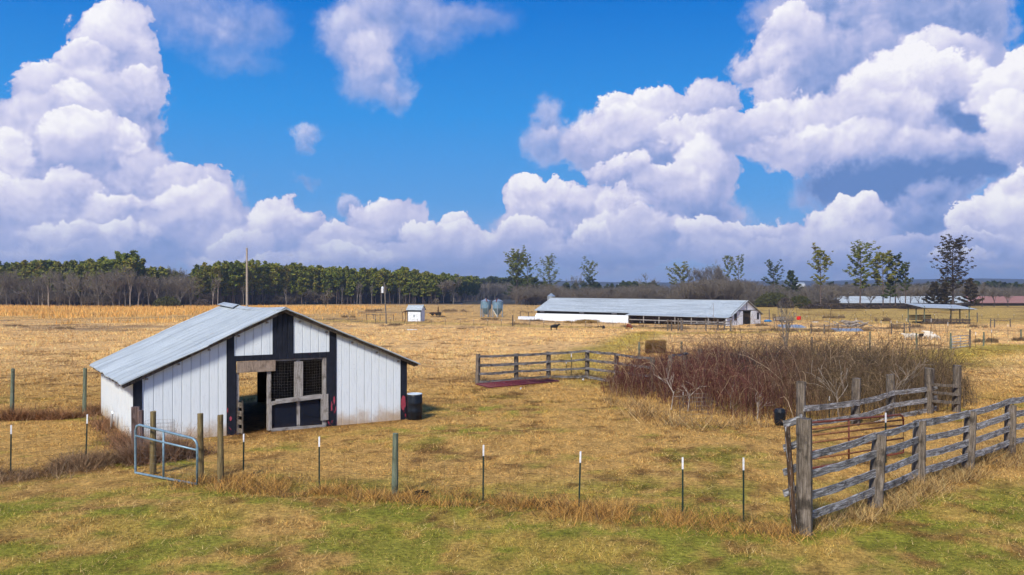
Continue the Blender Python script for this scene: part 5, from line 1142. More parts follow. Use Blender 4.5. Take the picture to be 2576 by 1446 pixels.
mb.build('roof', M['tin'], lh)
MB().box((-.42, -.1, RH + .0), (LEN + .42, .1, RH + .07)).build('ridge_cap', M['bark_dark'], lh)
# gable wall with doorway
mb = MB(); gr = lambda yv: EH + (RH - EH) * (1 - abs(yv) / hw) - .08; Dw = 1.75; DH = 2.75
for a, b, z0 in ((-hw, -Dw, -.2), (Dw, hw, -.2), (-Dw, 0, DH), (0, Dw, DH)): mb.add([(0, a, z0), (0, b, z0), (0, b, gr(b)), (0, a, gr(a)), (.1, a, z0), (.1, b, z0), (.1, b, gr(b)), (.1, a, gr(a))], [(3, 2, 1, 0), (4, 5, 6, 7), (0, 4, 7, 3), (1, 2, 6, 5), (0, 1, 5, 4)])
mb.build('gable_wall', M['white_plain'], lh)
mb = MB(); q = -.03
mb.box((q, -.09, DH), (0, .09, RH - .15)); mb.box((q, -hw, DH), (0, hw, DH + .16)) if False else mb.box((q, -hw + .9, DH), (0, hw - .9, DH + .16))
for yv in (-Dw - .08, Dw - .02, hw - 1.9, -hw + .0, hw - .12): mb.box((q, yv, -.1), (0, yv + .12, min(DH, gr(yv) - .02)))
for sgn in (-1, 1): mb.beam((q - .02, 0, RH - .05), (q - .02, sgn * (hw + .45), EH - .25), .05, .22)
mb.build('trim', M['bark_dark'], lh)
for yv, l in ((hw - 1.7, None), (-hw + .8, None)):
    f = MB().box((-.05, yv, .9), (-.002, yv + .85, 2.15)).build('window', M['black_paint'], lh); MB().box((-.10, yv - .06, 2.12), (-.052, yv + .91, 2.3)).build('hood', M['bark_dark'], f)
mb = MB(); mb.box((.12, -Dw - 1.4, 0), (.2, -Dw, DH)); mb.box((.12, Dw, 0), (.2, Dw + .5, DH)); 
MB().box((-.12, -Dw - 1.45, .02), (-.06, -Dw + .05, DH - .02)).build('sliding_door', M['white_plain'], lh)
MB().box((-.12, Dw - .05, .02), (-.06, Dw + 1.1, DH - .02)).build('sliding_door', M['white_plain'], lh)
# side walls: right half open under the lean-to with dark boards, left half white apron under a dark gap
MB().box((.1, hw - .12, .0), (24.5, hw, EH - .15)).build('side_wall', M['brown_shed'], lh)
MB().box((24.5, hw - .2, 1.15), (LEN, hw - .1, EH - .06)).build('side_wall', M['dark'], lh)
mb = MB(); n = 40
for i in range(n):
    xa, xb = 24.5 + (LEN - 24.5) * i / n, 24.5 + (LEN - 24.5) * (i + 1) / n; d0, d1 = rnd.uniform(0, .06), rnd.uniform(0, .06); zt_ = 1.35 - .18 * i / n
    mb.add([(xa, hw + .9, -.9), (xb, hw + .9, -.9), (xb, hw + .62 + d1, .35), (xa, hw + .62 + d0, .35), (xb, hw + .2, zt_), (xa, hw + .2, zt_), (xb, hw - .02, zt_), (xa, hw - .02, zt_)], [(1, 0, 3, 2), (2, 3, 5, 4), (4, 5, 7, 6)])
mb.build('white_apron', M['white_plain'], lh)
MB().box((LEN, hw - 1, -.9), (LEN + 5.5, hw + .9, .30)).build('white_wall', M['white_plain'], lh)
mb = MB()
for xx in (LEN + 2.4, LEN + 5.2): mb.box((xx, hw + .3, .28), (xx + .12, hw + .42, 1.5))
mb.beam((LEN, hw + .36, 1.45), (LEN + 5.3, hw + .36, 1.45), .08, .1); mb.build('rail_stub', M['bark_dark'], lh)
mb = MB()
for i in range(7): mb.box((.1 + i * 4.0, hw + 1.95, -.1), (.26 + i * 4.0, hw + 2.1, 1.35))
mb.beam((.1, hw + 2.02, .55), (24.4, hw + 2.02, .55), .06, .18); mb.build('lean_to_posts', M['lumber'], lh)
MB().box((24.0, hw + .1, -.3), (24.2, hw + 2.1, 1.5)).build('lean_to_end', M['brown_shed'], lh)
MB().box((0.02, hw + .1, -.3), (.12, hw + 2.05, 1.45)).build('white_wall', M['white_plain'], lh)
mb = MB(); mb.box((.1, -hw, -.2), (LEN, -hw + .1, EH - .1)); mb.box((LEN - .1, -hw + .1, -.2), (LEN, hw - .25, EH)); mb.build('rear_wall', M['white_plain'], lh)
MB().add([(LEN - .05, -hw, EH - .05), (LEN - .05, hw, EH - .05), (LEN - .05, 0, RH - .1), (LEN + .03, -hw, EH - .05), (LEN + .03, hw, EH - .05), (LEN + .03, 0, RH - .1)], [(0, 1, 2), (5, 4, 3), (0, 3, 4, 1), (1, 4, 5, 2), (2, 5, 3, 0)]).build('rear_gable', M['white_plain'], lh)
for i, (xx, w_) in enumerate(((29, .5), (38.5, .8), (51, .7))): MB().box((xx, hw + .02, 1.5), (xx + 1.4, hw + .06, 1.66)).build('shutter', M['white_plain'], lh)
def up_board(vx, vb, n, lean, label):
    x, y, z = G(vx, vb); mb = MB()
    for i in range(n): mb.beam((i * .5, 0, 0), (i * .5 - lean, .5, 1.7 - .2 * i), .12, .12)
    o = mb.build('leaning_plank', M['ply']); o.location = (x, y, z); return tag(o, label, 'planks')
up_board(1402, 800, 2, .2, 'pair of tan planks leaning on the white apron near its left end'); up_board(1428, 801, 2, .5, 'slanting tan planks leaning on the white apron, in its middle'); up_board(1480, 803, 1, .1, 'single tan plank leaning on the white apron')
# grain bins
def bin_(name, vx, y, zb, w, body_z0, body_z1, peak, label, group, legs=True, pipe=True, mat='galv_blue'):
    x = xat(vx, y); root = empty(name, (x, y, zb), rnd.uniform(0, 1), label, 'grain bin', group); r = w / 2
    prof = [];  n = 8
    for i in range(n + 1): z = body_z0 + (body_z1 - body_z0) * i / n; prof += [(r, z - .02), (r * 1.012, z), (r, z + .02)]
    lathe(prof, 28).build('tank', M[mat], root)
    o = lathe([(r * 1.04, body_z1 + .0), (r * .96, body_z1 + .05), (.28, peak - .05), (.28, peak + .05), (.05, peak + .12)], 28).build('cone_roof', M['galv'], root)
    if legs:
        lathe([(.35, body_z0 * .28), (.4, body_z0 * .32), (r * .98, body_z0 - .03)], 28).build('hopper', M[mat], root)
        for i in range(6): a = i * math.pi / 3 + .3; MB().tube([(r * 1.03 * math.cos(a), r * 1.03 * math.sin(a), -.3), (r * 1.03 * math.cos(a), r * 1.03 * math.sin(a), body_z0 + .9)], .10, 5).build('leg', M['galv'], root)
        mb = MB()
        for i in range(6):
            a = i * math.pi / 3 + .3; b = a + math.pi / 3
            for (p, q) in (((a, .1), (b, body_z0 * .9)), ((b, .1), (a, body_z0 * .9))): mb.tube([(r * 1.03 * math.cos(p[0]), r * 1.03 * math.sin(p[0]), p[1]), (r * 1.03 * math.cos(q[0]), r * 1.03 * math.sin(q[0]), q[1])], .03, 3)
        mb.build('brace', M['galv'], root)
    if pipe: MB().tube([(-.1, -.2, peak + .1), (-.5, -r * .6, body_z1 + .45), (-.6, -r * 1.0, body_z1 - .1)], .13, 6).build('red_boot', M['red_pipe'], root)
    return root
xg, yg, zg_ = G(1252, 797.5); s_ = yg / FV
bin_('feed_bin', 1252, yg, zg_, 27.4 * s_, 22.4 * s_, 40 * s_, 46 * s_, 'right one of the two blue-grey feed bins on legs', 'feed bins on legs')
bin_('feed_bin', 1222, yg + 2.2, gz(xat(1222, yg + 2.2), yg + 2.2), 25.5 * s_, 22.4 * s_, 40 * s_, 46 * s_, 'left one of the two blue-grey feed bins on legs, partly hidden by its twin', 'feed bins on legs')
yb = 236; bin_('grain_bin', 1386.5, yb, gz(xat(1386.5, yb), yb), 2.2, .0, zat(744.5, yb) - gz(12, yb), zat(738.5, yb) - gz(12, yb), 'round galvanised grain bin showing behind the left end of the long roof', None, False, False, 'galv')
# small white shed
x, y, z = G(1042, 806); k = y / FV
sh_ = empty('small_shed', (x, y, z), R(-17), 'small white shed with a dark band and tin roof beside the utility pole', 'shed')
w, d, h, pk = 37 * k, 24 * k, 30 * k, 41 * k       # w along the long front, gable at left
def gz_(v): return h + (pk - h) * (1 - abs(v - d / 2) / (d / 2))
MB().box((-w / 2, 0, -.2), (w / 2, .1, h * .80)).build('front_wall', M['white_plain'], sh_); MB().box((-w / 2, -.02, h * .80), (w / 2, .1, h)).build('dark_band', M['black_paint'], sh_)
mb = MB().add([(-w / 2, .1, -.2), (-w / 2, d, -.2), (-w / 2, d, h), (-w / 2, d / 2, pk), (-w / 2, .1, h), (-w / 2 + .1, .1, -.2), (-w / 2 + .1, d, -.2), (-w / 2 + .1, d, h), (-w / 2 + .1, d / 2, pk), (-w / 2 + .1, .1, h)], [(4, 3, 2, 1, 0), (5, 6, 7, 8, 9), (0, 1, 6, 5)]); mb.build('gable_wall', M['white_plain'], sh_)
mb = MB().add([(w / 2 - .1, .1, -.2), (w / 2 - .1, d, -.2), (w / 2 - .1, d, h), (w / 2 - .1, d / 2, pk), (w / 2 - .1, .1, h), (w / 2, .1, -.2), (w / 2, d, -.2), (w / 2, d, h), (w / 2, d / 2, pk), (w / 2, .1, h)], [(4, 3, 2, 1, 0), (5, 6, 7, 8, 9)]); mb.build('gable_wall', M['white_plain'], sh_)
MB().box((-w / 2, d - .1, -.2), (w / 2, d - .001, h)).build('rear_wall', M['white_plain'], sh_)
mb = MB()
for s0_, s1_ in ((0, 1), (d, -1)):
    e = -.3 * s1_; mb.add([(-w / 2 - .25, s0_ + e, h - .12), (w / 2 + .25, s0_ + e, h - .12), (w / 2 + .25, d / 2, pk + .05), (-w / 2 - .25, d / 2, pk + .05), (-w / 2 - .25, s0_ + e, h - .18), (w / 2 + .25, s0_ + e, h - .18), (w / 2 + .25, d / 2, pk - .01), (-w / 2 - .25, d / 2, pk - .01)], [(0, 1, 2, 3), (7, 6, 5, 4), (0, 4, 5, 1), (0, 3, 7, 4), (1, 5, 6, 2)])
mb.build('roof', M['tin'], sh_)
mb = MB(); mb.box((-w / 2 - .01, -.03, -.1), (-w / 2 + .12, .0, h * .8)); mb.box((w / 2 - .12, -.03, -.1), (w / 2 + .01, .0, h * .8)); mb.build('trim', M['black_paint'], sh_)
MB().box((-w / 2 - .03, d * .30, 0), (-w / 2 - .001, d * .66, h * .85)).build('door', M['dark'], sh_)
MB().box((-w * .30 + w / 2 - .9, -.03, h * .35), (-w * .3 + w / 2 - .55, -.001, h * .55)).build('hatch', M['galv'], sh_)
mb = MB(); mb.add([(-w / 2 - 1.5, d * .2, h * .78), (-w / 2, d * .2, h * .95), (-w / 2, d * .95, h * .95), (-w / 2 - 1.5, d * .95, h * .78), (-w / 2 - 1.5, d * .2, h * .73), (-w / 2, d * .2, h * .90), (-w / 2, d * .95, h * .90), (-w / 2 - 1.5, d * .95, h * .73)], [(3, 2, 1, 0), (4, 5, 6, 7), (0, 1, 5, 4), (0, 4, 7, 3)])
for vv in (.22, .93): mb.box((-w / 2 - 1.45, d * vv - .05, -.1), (-w / 2 - 1.35, d * vv + .05, h * .76))
mb.build('porch', M['rusty'], sh_)
# poles
def pole(vx, y, vt, r, label, lean, name='utility_pole', cat='pole', vxb=None, mat='bark_grey'):
    xb = xat(vxb or vx, y); z = gz(xb, y); root = empty(name, (xb, y, z), 0, label, cat); t = Vector((xat(vx, y) - xb, 0, zat(vt, y) - z))
    MB().tube([(0, 0, -.5), t * .5, t], [r, r * .85, r * .68], 10).build('shaft', M[mat], root); return root, t
up, t = pole(621, 130, 623, .19, 'tall bare wooden pole rising behind the barn roof', 0, 'tall_pole', vxb=621.5, mat='bark_pale')
MB().tube([t * .985, t * .985 + Vector((0, 0, .9))], .02, 4).build('rod', M['galv'], up)
x, y, z = G(971, 811); up2, t = pole(966.5, y, 710, .15, 'utility pole with a white transformer left of the small shed', 0, vxb=972)
tf = lathe([(.20, 0), (.26, .06), (.26, 1.05), (.2, 1.15), (.06, 1.25)], 14).build('transformer', M['white_plain'], up2); tf.location = t * .775 + Vector((-.45, -.1, -.3)); tf.scale = (1, 1, 1.15)
MB().tube([t * .86, t * .86 + Vector((-.5, -.1, 0)), t * .79 + Vector((-.5, -.1, .3))], .035, 4).build('bracket', M['galv'], up2)
# open pole shed at right
x0, y0, z0 = G(2325, 812); k = y0 / FV
ps = empty('pole_shed', (x0, y0, z0), R(-3), 'open pole shed with a thin pale roof over dark board pens', 'shed')
W_ = 118 * k; H_ = 46 * k; D_ = 8.5
for xx in (0, W_ * .93):
    for yy in (0, D_ * .5, D_): MB().tube([(xx, yy, -.3), (xx, yy, H_ - .1 - .06 * yy)], .13, 7).build('post', M['green_post'], ps)
mb = MB(); n = 24
for i in range(n):
    xa, xb = -.6 + (W_ + 1.2) * i / n, -.6 + (W_ + 1.2) * (i + 1) / n; za = H_ + .12 - (xa + .6) * .03; zb = H_ + .12 - (xb + .6) * .03; w0 = rnd.uniform(-.03, .03)
    mb.add([(xa, -.9, za - .45), (xb, -.9, zb - .45), (xb, D_ + .6, zb + .25), (xa, D_ + .6, za + .25), (xa, -.9, za - .50), (xb, -.9, zb - .50), (xb, D_ + .6, zb + .20), (xa, D_ + .6, za + .20)], [(0, 1, 2, 3), (7, 6, 5, 4), (0, 4, 5, 1)] + ([(0, 3, 7, 4)] if i == 0 else []) + ([(1, 5, 6, 2)] if i == n - 1 else []))
mb.build('roof', M['tin'], ps)
mb = MB()
for yy in (-.1, D_ * .5, D_): mb.beam((-.4, yy, H_ - .38 + .07 * yy), (W_ + .3, yy, H_ - .72 + .07 * yy), .1, .22)
for i in range(14): xx = W_ * i / 13; mb.beam((xx, -.6, H_ - .42 - .03 * xx), (xx, D_ + .4, H_ + .15 - .03 * xx), .06, .14)
mb.build('trusses', M['bark_dark'], ps)
mb = MB()
for zz in (.2, .5, .8, 1.05): MB().beam((.1, -.15, zz), (W_ * .95, -.15, zz - .05), .05, .2, .02).build('pen_board', M['brown_shed'], ps); MB().beam((.1, D_, zz + .5), (W_ * .5, D_, zz + .55), .05, .2, .02).build('pen_board', M['brown_shed'], ps)
for i in range(8): MB().box((i * W_ * .93 / 7 - .07, -.12, -.2), (i * W_ * .93 / 7 + .07, .02, 1.25 + .3 * (i % 3 == 1))).build('pen_post', M['brown_shed'], ps)
MB().box((1.2, 1.5, 0), (5.5, 4, .8), .15).build('board_stack', M['brown_shed'], ps)
MB().box((.6, .3, -.1), (W_ * .9, D_ - .5, .25), .1).build('litter', M['dark'], ps)
# far long roof, pale at left and rusty at right
yl = 420; xa, xm, xb = xat(2106, yl), xat(2441, yl), xat(2760, yl); zr, ze = zat(745, yl), zat(761.5, yl)
fr = empty('far_building', (xa, yl, -5), 0, 'very long far farm building whose metal roof turns rusty red at its right end', 'building')
for (p, q, m_, nm) in ((0, xm - xa, 'tin', 'pale_roof'), (xm - xa, xb - xa, 'rusty_roof', 'rusty_roof')):
    hip = 2.2 if p == 0 else 0
    mb = MB().add([(p, 0, ze + 5), (q, 0, ze + 5), (q, 6, zr + 5), (p + hip, 6, zr + 5), (p, 12, ze + 5), (q, 12, ze + 5), (p, .02, ze + 4.85), (q, .02, ze + 4.85), (p, 11.98, ze + 4.85), (q, 11.98, ze + 4.85)], [(0, 1, 2, 3), (3, 2, 5, 4), (6, 7, 1, 0), (0, 3, 4), (1, 5, 2), (8, 4, 5, 9), (6, 8, 9, 7)])
    mb.build(nm, M[m_], fr)
MB().box((.6, .7, -.5), (xb - xa - .5, 11.4, ze + 4.8)).build('dark_wall', M['dark'], fr)
for vx, w, vt in ((2436, 20, 738), (2536, 13, 744)):
    y = 470; x = xat(vx, y); r = pxm(w, y) / 2; zt_ = zat(vt, y); zb = gz(x, y); hh = zt_ - zb
    o = empty('far_bin', (x, y, zb), 0, 'low conical bin roof showing above the rusty roof, the %s one' % ('wider' if w == 20 else 'narrower'), 'grain bin', 'bins behind the rusty roof'); lathe([(r, 0), (r, hh * .72)], 20).build('tank', M['galv'], o); lathe([(r * 1.05, hh * .72), (.3, hh - .05), (.1, hh)], 20).build('cone_roof', M['galv'], o)
# distant roofs in the hills
for vx, vy, w, y in ((2112 - 665 + 985, 713.5, 40, 2350), (2440 - 10, 706, 12, 2350)):
    pass
x = xat(2440 - 1288 + 1288, 1); 
for vx, vy, w in ((2440 * 0 + 2012, 714, 26), (1560, 720, 8)):
    y = 1500 if w > 20 else 900; x = xat(vx, y); W_ = pxm(w, y); z = gz(x, y); zt_ = zat(vy, y); o = empty('distant_building', (x, y, z), 0, 'tiny white building far away among the hazy woods, the %s one' % ('long' if w > 20 else 'short'), 'building')
    MB().box((-W_ / 2, 0, -2), (W_ / 2, 14, zt_ - z)).build('wall', M['white_plain'], o); MB().add([(-W_ / 2 - .5, -.5, zt_ - z), (W_ / 2 + .5, -.5, zt_ - z), (W_ / 2 + .5, 14.5, zt_ - z), (-W_ / 2 - .5, 14.5, zt_ - z), (-W_ / 2, 7, zt_ - z + 2.5), (W_ / 2, 7, zt_ - z + 2.5)], [(0, 1, 5, 4), (2, 3, 4, 5), (0, 4, 3), (1, 2, 5), (3, 2, 1, 0)]).build('roof', M['tin'], o)
# ================================================================ far fences
sp_ = empty('line_post', (0, 0, 0)); MB().box((-.03, -.03, -.3), (.03, .03, 1.12)).build('shaft', M['bark_dark'], sp_); MB().box((-.032, -.032, 1.12), (.032, .032, 1.3)).build('tip', M['white_tip'], sp_); first = [True]
def line_post(vx, vb, h=1.3, label='thin far fence post in the long wire fence across the field', group='thin posts of the long far fence'):
    x, y, z = G(vx, vb); o = sp_ if first[0] else copy_tree(sp_); first[0] = False; o.location = (x, y, z); o.scale = (1, 1, h / 1.3); o.rotation_euler = (rnd.uniform(-.04, .04), rnd.uniform(-.04, .04), 0); return tag(o, label, 'fence post', group)
lp = [(840 + i * 35 + rnd.uniform(-3, 3)) for i in range(27)]; row = lambda vx: np.interp(vx, [820, 1290, 1700, 1800, 2080, 2600], [808, 818, 829, 833, 838, 842])
for vx in lp: line_post(vx, row(vx))
wires('wire_fence', [(820, 808), (1050, 813), (1290, 818), (1500, 823), (1700, 829)], [.3, .6, .9, 1.15], .008, 'far wire fence between the field and the long building')
for vx, vb in ((760, 784), (790, 784), (825, 785), (960, 789), (1010, 784), (1290, 790), (1190, 783), (2088, 786), (2222, 791), (2178, 790)): line_post(vx, vb, 1.6, 'thin lone post farther off in the pasture', 'lone posts in the pasture')
for i in range(18): vx = 1870 + i * 40; line_post(vx, np.interp(vx, [1870, 2560], [806, 806 - 4]), 1.3, 'thin post of the fence at the foot of the far pasture at right', 'thin posts of the right pasture fence')
for vx, vb, vt in ((2153, 840, 800), (2210 + 6, 839, 806), (2241, 836, 806), (2256, 840, 806), (2280, 838, 801), (2342, 850, 801), (2351, 876, 838), (2384, 858, 810), (2454, 872, 835), (2494, 865, 829), (2535, 850, 815), (1948, 830, 800), (2087, 818, 800)):
    steel_post(vx, vb, vt, 'distant white-tipped steel post near the sheep pasture', 'distant steel posts near the sheep')
wires('wire_fence', [(2188, 885), (2305, 880), (2391, 880)], [.3, .6, .9, 1.2], .006, 'wire fence before the sheep, left of the metal field gate')
wires('wire_fence', [(2439, 876), (2474, 871), (2568, 858), (2640, 850)], [.3, .6, .9, 1.2], .006, 'wire fence right of the metal field gate')
a, a2 = gp(2394, 879, 846, .15); b, b2 = gp(2437, 875, 843, .15); pipe_gate('pipe_gate', [a, b, b2, a2], M['galv'], .03, (.25, .5, .75), 'metal tube gate between two stout posts right of the sheep', mids=(.5,))
def brace(label, posts, rails, r=.09, mat='brown_shed'):
    return board_fence(label, posts, rails, r=r, h=.13, name='fence_brace', group='braced post frames', rmat=M['post_wood'], droop=0, w=.1)
brace('three-post wooden frame with a top rail left of the scrap heap', [(2040, 839, 814), (2073, 841, 815), (2108, 833, 814)], [[820, 820, 819]])
brace('wooden post frame with a top rail between scrap heap and sheep', [(2242, 840, 812), (2274, 842, 812), (2288, 836, 811)], [[817, 817, 816]])
brace('wooden gate frame far right of the pole shed', [(2491, 822, 801), (2501, 822, 802), (2541, 822, 802)], [[805, 805, 805]])
brace('wooden post frame with a rail just left of the utility pole', [(933 + 6, 803, 790), (966 - 10, 805, 790), (990, 805, 790)], [[792, 792, 792]], .07)
brace('pair of old posts with a rail left of the utility pole', [(922, 806, 790), (944, 806, 790)], [[791, 791]], .06)
brace('wooden frame before the right half of the long building, leftmost', [(1679, 834, 803), (1689, 834, 804)], [[806, 806]], .10)
for vx, vb, vt in ((1716, 833, 804), (1706, 834, 800), (1822, 834, 806), (2458, 808, 786), (1898, 800, 786), (1935, 802, 778), (1340 / 1.1929 * 1.0, 0, 0)):
    if vb: wood_post('wooden_post', vx, vb, vt, .12, M['post_wood'], 'dark distant wooden post near the long building', 'distant wooden posts near the long building')
board_fence('grey board corral before the right half of the long building', [(1713, 832, 800), (1775, 834, 802), (1806, 834, 803), (1838, 836, 804)], [[806, 808, 809, 809], [812, 814, 815, 815]], r=.11, h=.16, name='board_fence')
wood_post('wooden_post', 1534, 822.5, 806 - 5, .09, M['bark_dark'], 'single dark post taller than its neighbours in the far fence right of the feed bins') if False else wood_post('wooden_post', 1290, 817, 792, .11, M['bark_dark'], 'single dark post taller than its neighbours in the far fence right of the feed bins')
# ================================================================ far clutter
def sheet(vx, vb, w, d, mat, label, rz=0, h=.25, name='tin_sheet', n=3):
    x, y, z = G(vx, vb); mb = MB()
    for i in range(n): a = rnd.uniform(-.15, .15); mb.add([(q[0] + rnd.uniform(-.2, .2), q[1], q[2] + h * (i + .3) / n + rnd.uniform(0, .1)) for q in ((-w / 2, -d / 2, 0), (w / 2, -d / 2, a), (w / 2, d / 2, a + .3), (-w / 2, d / 2, .3))] + [(q[0], q[1], q[2] + h * (i + .3) / n - .05) for q in ((-w / 2, -d / 2, 0), (w / 2, -d / 2, a), (w / 2, d / 2, a + .3), (-w / 2, d / 2, .3))], [(0, 1, 2, 3), (7, 6, 5, 4), (0, 4, 5, 1), (1, 5, 6, 2), (0, 3, 7, 4)])
    o = mb.build(name, mat); o.location = (x, y, z); o.rotation_euler = (0, 0, rz); return tag(o, label, 'metal sheets', 'sheet metal lying in the pasture')
sheet(1992, 824, 4.2, 3, M['galv'], 'flat grey metal sheets on the ground behind the pale sapling', .1); sheet(2132, 833, 4.4, 2., M['galv'], 'pale grey metal sheets in front of the heap of cut timber', -.1, .2)
x, y, z = G(2140, 822); mb = MB()
for i in range(90):
    p = Vector((rnd.gauss(0, 1.6), rnd.gauss(0, .9), rnd.uniform(.1, 1.2))); a = rnd.uniform(0, 3.1); L_ = rnd.uniform(.5, 1.6); d = Vector((math.cos(a), math.sin(a) * .5, rnd.uniform(-.3, .3))); mb.tube([p - d * L_ / 2, p + d * L_ / 2], rnd.uniform(.05, .13), 5)
o = mb.build('timber_heap', M['bark_pale']); o.location = (x, y, z); tag(o, 'heap of pale cut timber and scrap beyond the thicket', 'scrap heap')
x, y, z = G(1476, 809); mb = weeds(6.4, .95, 2600); b2_ = bush(4.2, .7, 3, 1500, None, .3); mb.add(b2_.v, b2_.f); o = mb.build('hay_heap', M['hay']); o.location = (x, y, z); tag(o, 'flat yellow hay heap in front of the white apron of the long building', 'hay')
x, y, z = G(2009, 803); o = lathe([(.42, 0), (.5, .05), (.55, .85), (.58, .9)], 16).build('red_tub', M['red_plastic']); o.location = (x, y, z); tag(o, 'bright red plastic tub behind the pale sapling', 'tub')
x, y, z = G(1931, 806); o = lathe([(.5, 0), (.62, .15), (.55, .4), (.2, .52)], 14).build('blue_tub', M['blue_plastic']); o.location = (x, y, z); o.scale = (1.5, 1, 1); tag(o, 'blue plastic lump just right of the long building gable', 'tub')
x, y, z = G(1969, 808); tl_ = empty('trailer', (x, y, z), R(8), 'small flat utility trailer with a raised mesh ramp right of the long building', 'trailer')
mb = MB(); mb.box((-2., -.8, .45), (1.9, .8, .55)); mb.beam((1.9, 0, .5), (3.0, 0, .45), .08, .08); mb.build('bed', M['black_paint'], tl_)
mb = MB()
for i in range(7): mb.tube([(-2.0, -.8 + .266 * i, .5), (-2.1, -.8 + .266 * i, 2.0)], .025, 4)
for i in range(6): mb.tube([(-2.0 - .02 * i, -.8, .6 + i * .28), (-2.0 - .02 * i, .8, .6 + i * .28)], .025, 4)
mb.build('ramp', M['bark_dark'], tl_)
for sy in (-.92, .92):
    o = MB().tube([(0, sy - .08, .32), (0, sy + .08, .32)], .32, 16).build('wheel', M['black_plastic'], tl_, False); MB().tube([(0, sy - .1, .32), (0, sy + .1, .32)], .16, 12).build('rim', M['white_tip'], o)
mb = MB()
for zz in (.7, .95, 1.2): mb.tube([(-1.9, .8, zz), (1.8, .8, zz)], .03, 4); mb.tube([(-1.9, -.8, zz), (.2, -.8, zz)], .03, 4)
mb.build('side_rail', M['galv'], tl_)
x, y, z = G(1097, 794); im = empty('old_implement', (x, y, z), .2, 'rusty old farm implement with an upright stack right of the small shed', 'farm machine')
mb = MB(); mb.box((-1.5, -.5, .35), (1.3, .5, .9), .12); mb.box((-1.9, -.3, .5), (-1.2, .3, .75), .08); mb.build('body', M['rusty'], im)
MB().tube([(.55, 0, .8), (.6, 0, 2.5)], [.2, .13], 10).build('stack', M['rusty'], im)
for xx, rr in ((-1.1, .4), (.9, .5), (.1, .42)): MB().tube([(xx, -.62, rr), (xx, -.5, rr)], rr, 14).build('wheel', M['dark'], im)
for vx, vb, w in ((1036, 829, 26), (2050, 808, 14), (1466, 955, 3), (1309, 980, 2.5)):
    vy_ = vb < 970
    x, y, z = G(vx, vb); W_ = pxm(w, y); o = MB().box((-W_ / 2, -.35 * min(1, W_), .0), (W_ / 2, .35 * min(1, W_), .12 if W_ > 1 else .07), .03).build('white_scrap', M['white_plain']); o.location = (x, y, z + .03); tag(o, 'white scrap lying on the grass, ' + ('long board in the field right of the barn' if w == 26 else 'board behind the pale sapling' if w == 14 else ('small piece before the middle board fence' if vy_ else 'tiny piece on the maroon gate')), 'scrap')
for vx, vb, s_ in ((1383, 1273, .15), (1340, 1268, .10), (1410, 1276, .12), (1060, 1250, .2)):
    x, y, z = G(vx, vb); o = bush(s_ * 2.2, s_ * .9, s_ * 1.6, 900, M['dark'], .05).build('dirt_clod', M['dark']); o.location = (x, y, z - .02); tag(o, 'dark clod of earth in the matted grass under the near steel posts', 'clod', 'dark clods under the fence')
# ================================================================ animals
def quad(name, L_, h, mats, pose='stand', facing=0, head=None, woolly=False, ear=None):
    """one skinned body; +x is forward. L_ trunk length, h back height"""
    k = h; body = .27 * h if not woolly else .30 * h; leg = .055 * h if not woolly else .045 * h
    J = {'hip': (-.42 * L_, 0, .78 * k), 'mid': (0, 0, .72 * k), 'sho': (.40 * L_, 0, .76 * k)}
    if pose == 'graze': J.update(neck=(.62 * L_, 0, .55 * k), poll=(.78 * L_, 0, .28 * k), muz=(.86 * L_, 0, .06 * k))
    else: J.update(neck=(.60 * L_, 0, .92 * k), poll=(.74 * L_, 0, 1.03 * k), muz=(.98 * L_, 0, .92 * k))
    V_ = [J['hip'], J['mid'], J['sho'], J['neck'], J['poll'], J['muz']]; E_ = [(0, 1), (1, 2), (2, 3), (3, 4), (4, 5)]; Rr = [body * .92, body * 1.08, body * .95, body * .5, body * .42, body * .24]
    def chain(start, pts, rs):
        p = start
        for q, r in zip(pts, rs): V_.append(q); Rr.append(r); E_.append((p, len(V_) - 1)); p = len(V_) - 1
    for sy in (-1, 1):
        o1, o2 = rnd.uniform(-.05, .05) * L_, rnd.uniform(-.05, .05) * L_
        chain(2, [(.40 * L_, sy * .15 * k, .46 * k), (.40 * L_ + o1, sy * .16 * k, .27 * k), (.40 * L_ + o1, sy * .16 * k, .02)], [leg * 1.6, leg, leg * 1.05])
        chain(0, [(-.40 * L_, sy * .15 * k, .50 * k), (-.50 * L_ + o2, sy * .16 * k, .32 * k), (-.45 * L_ + o2, sy * .16 * k, .02)], [leg * 2.1, leg * 1.1, leg * 1.05])
        chain(4, [(J['poll'][0] - .02, sy * .15 * k, J['poll'][2] + .01)], [leg * .55])
    chain(0, [(-.56 * L_, 0, .80 * k), (-.60 * L_, 0, (.45 if not woolly else .6) * k)], [leg * .7, leg * .5])
    me = bpy.data.meshes.new(name); me.from_pydata(V_, E_, []); o = bpy.data.objects.new(name, me); COL.objects.link(o)
    md = o.modifiers.new('skin', 'SKIN'); md.use_smooth_shade = True
    for i, r in enumerate(Rr): sv = me.skin_vertices[0].data[i]; sv.radius = (r, r * (1.12 if i < 3 else 1)); sv.use_root = (i == 0)
    s2 = o.modifiers.new('sub', 'SUBSURF'); s2.levels = s2.render_levels = 2; me.materials.append(mats[0])
    if len(mats) > 1:     # pale face: a snug patch over the front of the head
        m2 = MB().tube([Vector(J['poll']).lerp(Vector(J['muz']), t) for t in (.35, .7, 1.08)], [body * .40, body * .34, body * .20], 10).build('face', mats[1], o, True)
    return o
def animal(vx, vb, hpx, o_fn, rz, label, cat, group=None):
    x, y, z = G(vx, vb); h = pxm(hpx, y); o = o_fn(h); o.location = (x, y, z); o.rotation_euler = (0, 0, rz); return tag(o, label, cat, group)
animal(1394, 830, 14.5, lambda h: quad('cow', h * 1.15, h, [M['cow_black']]), R(6), 'black cow standing side-on in the field, facing right', 'cow')
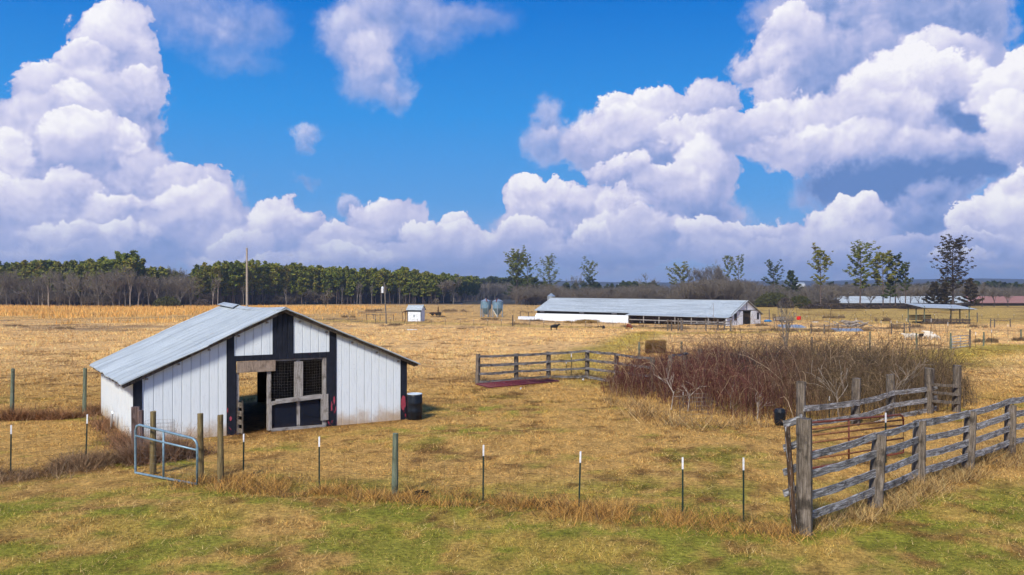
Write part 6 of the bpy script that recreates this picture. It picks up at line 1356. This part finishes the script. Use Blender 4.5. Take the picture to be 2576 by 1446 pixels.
animal(1518.5, 829, 11, lambda h: quad('cow', h * 1.1, h, [M['cow_black'], M['white_tip']], 'graze'), R(-88), 'black calf with a white muzzle grazing towards the camera', 'cow')
animal(1582, 828, 15, lambda h: quad('cow', h * 1.1, h, [M['cow_red'], M['white_tip']], 'graze'), R(-62), 'red-brown cow with a white face grazing in front of the long building', 'cow')
sheep_l = ['white sheep at the left end of the little flock, facing left', 'white sheep second from the left in the flock', 'white sheep behind the stout green post', 'black sheep in the middle of the flock', 'white sheep right of the black one', 'white sheep at the right end of the flock', 'white sheep at the back of the flock, head raised', 'white sheep second from the right in the flock']
for (vx, vb, hp, rz, mt, ps_), l in zip([(2284, 855, 15, 175, 'wool', 'stand'), (2296, 852, 14, 170, 'wool', 'graze'), (2305, 853, 13, 10, 'wool', 'graze'), (2318, 853, 14, 185, 'wool_dark', 'graze'), (2328, 853, 14, 8, 'wool', 'graze'), (2350, 856, 15, 4, 'wool', 'graze'), (2336, 848, 14, 160, 'wool', 'stand'), (2340, 853, 14, 12, 'wool', 'graze')], sheep_l):
    animal(vx, vb, hp, lambda h: quad('sheep', h * 1.25, h, [M[mt]], ps_, woolly=True), R(rz), l, 'sheep', 'flock of sheep')
# ================================================================ air
hb = MB().box((-9500, -700, -60), (9500, 5600, 90)).build('haze', None) if False else None
me = bpy.data.meshes.new('haze'); q = MB().box((-9600, -700, -40), (9600, 5400, 95)); me.from_pydata(q.v, [], q.f); hz_o = bpy.data.objects.new('haze', me); COL.objects.link(hz_o)
hm = bpy.data.materials.new('haze_air'); hm.use_nodes = True; hm.node_tree.nodes.clear(); vo = hm.node_tree.nodes.new('ShaderNodeVolumePrincipled'); mo = hm.node_tree.nodes.new('ShaderNodeOutputMaterial'); hm.node_tree.links.new(vo.outputs[0], mo.inputs['Volume'])
vo.inputs['Density'].default_value = .00018; vo.inputs['Color'].default_value = (.62, .76, .97, 1); vo.inputs['Anisotropy'].default_value = .3; me.materials.append(hm); tag(hz_o, kind='stuff')
hz_o['label'] = 'thin blue air between the camera and the hills'
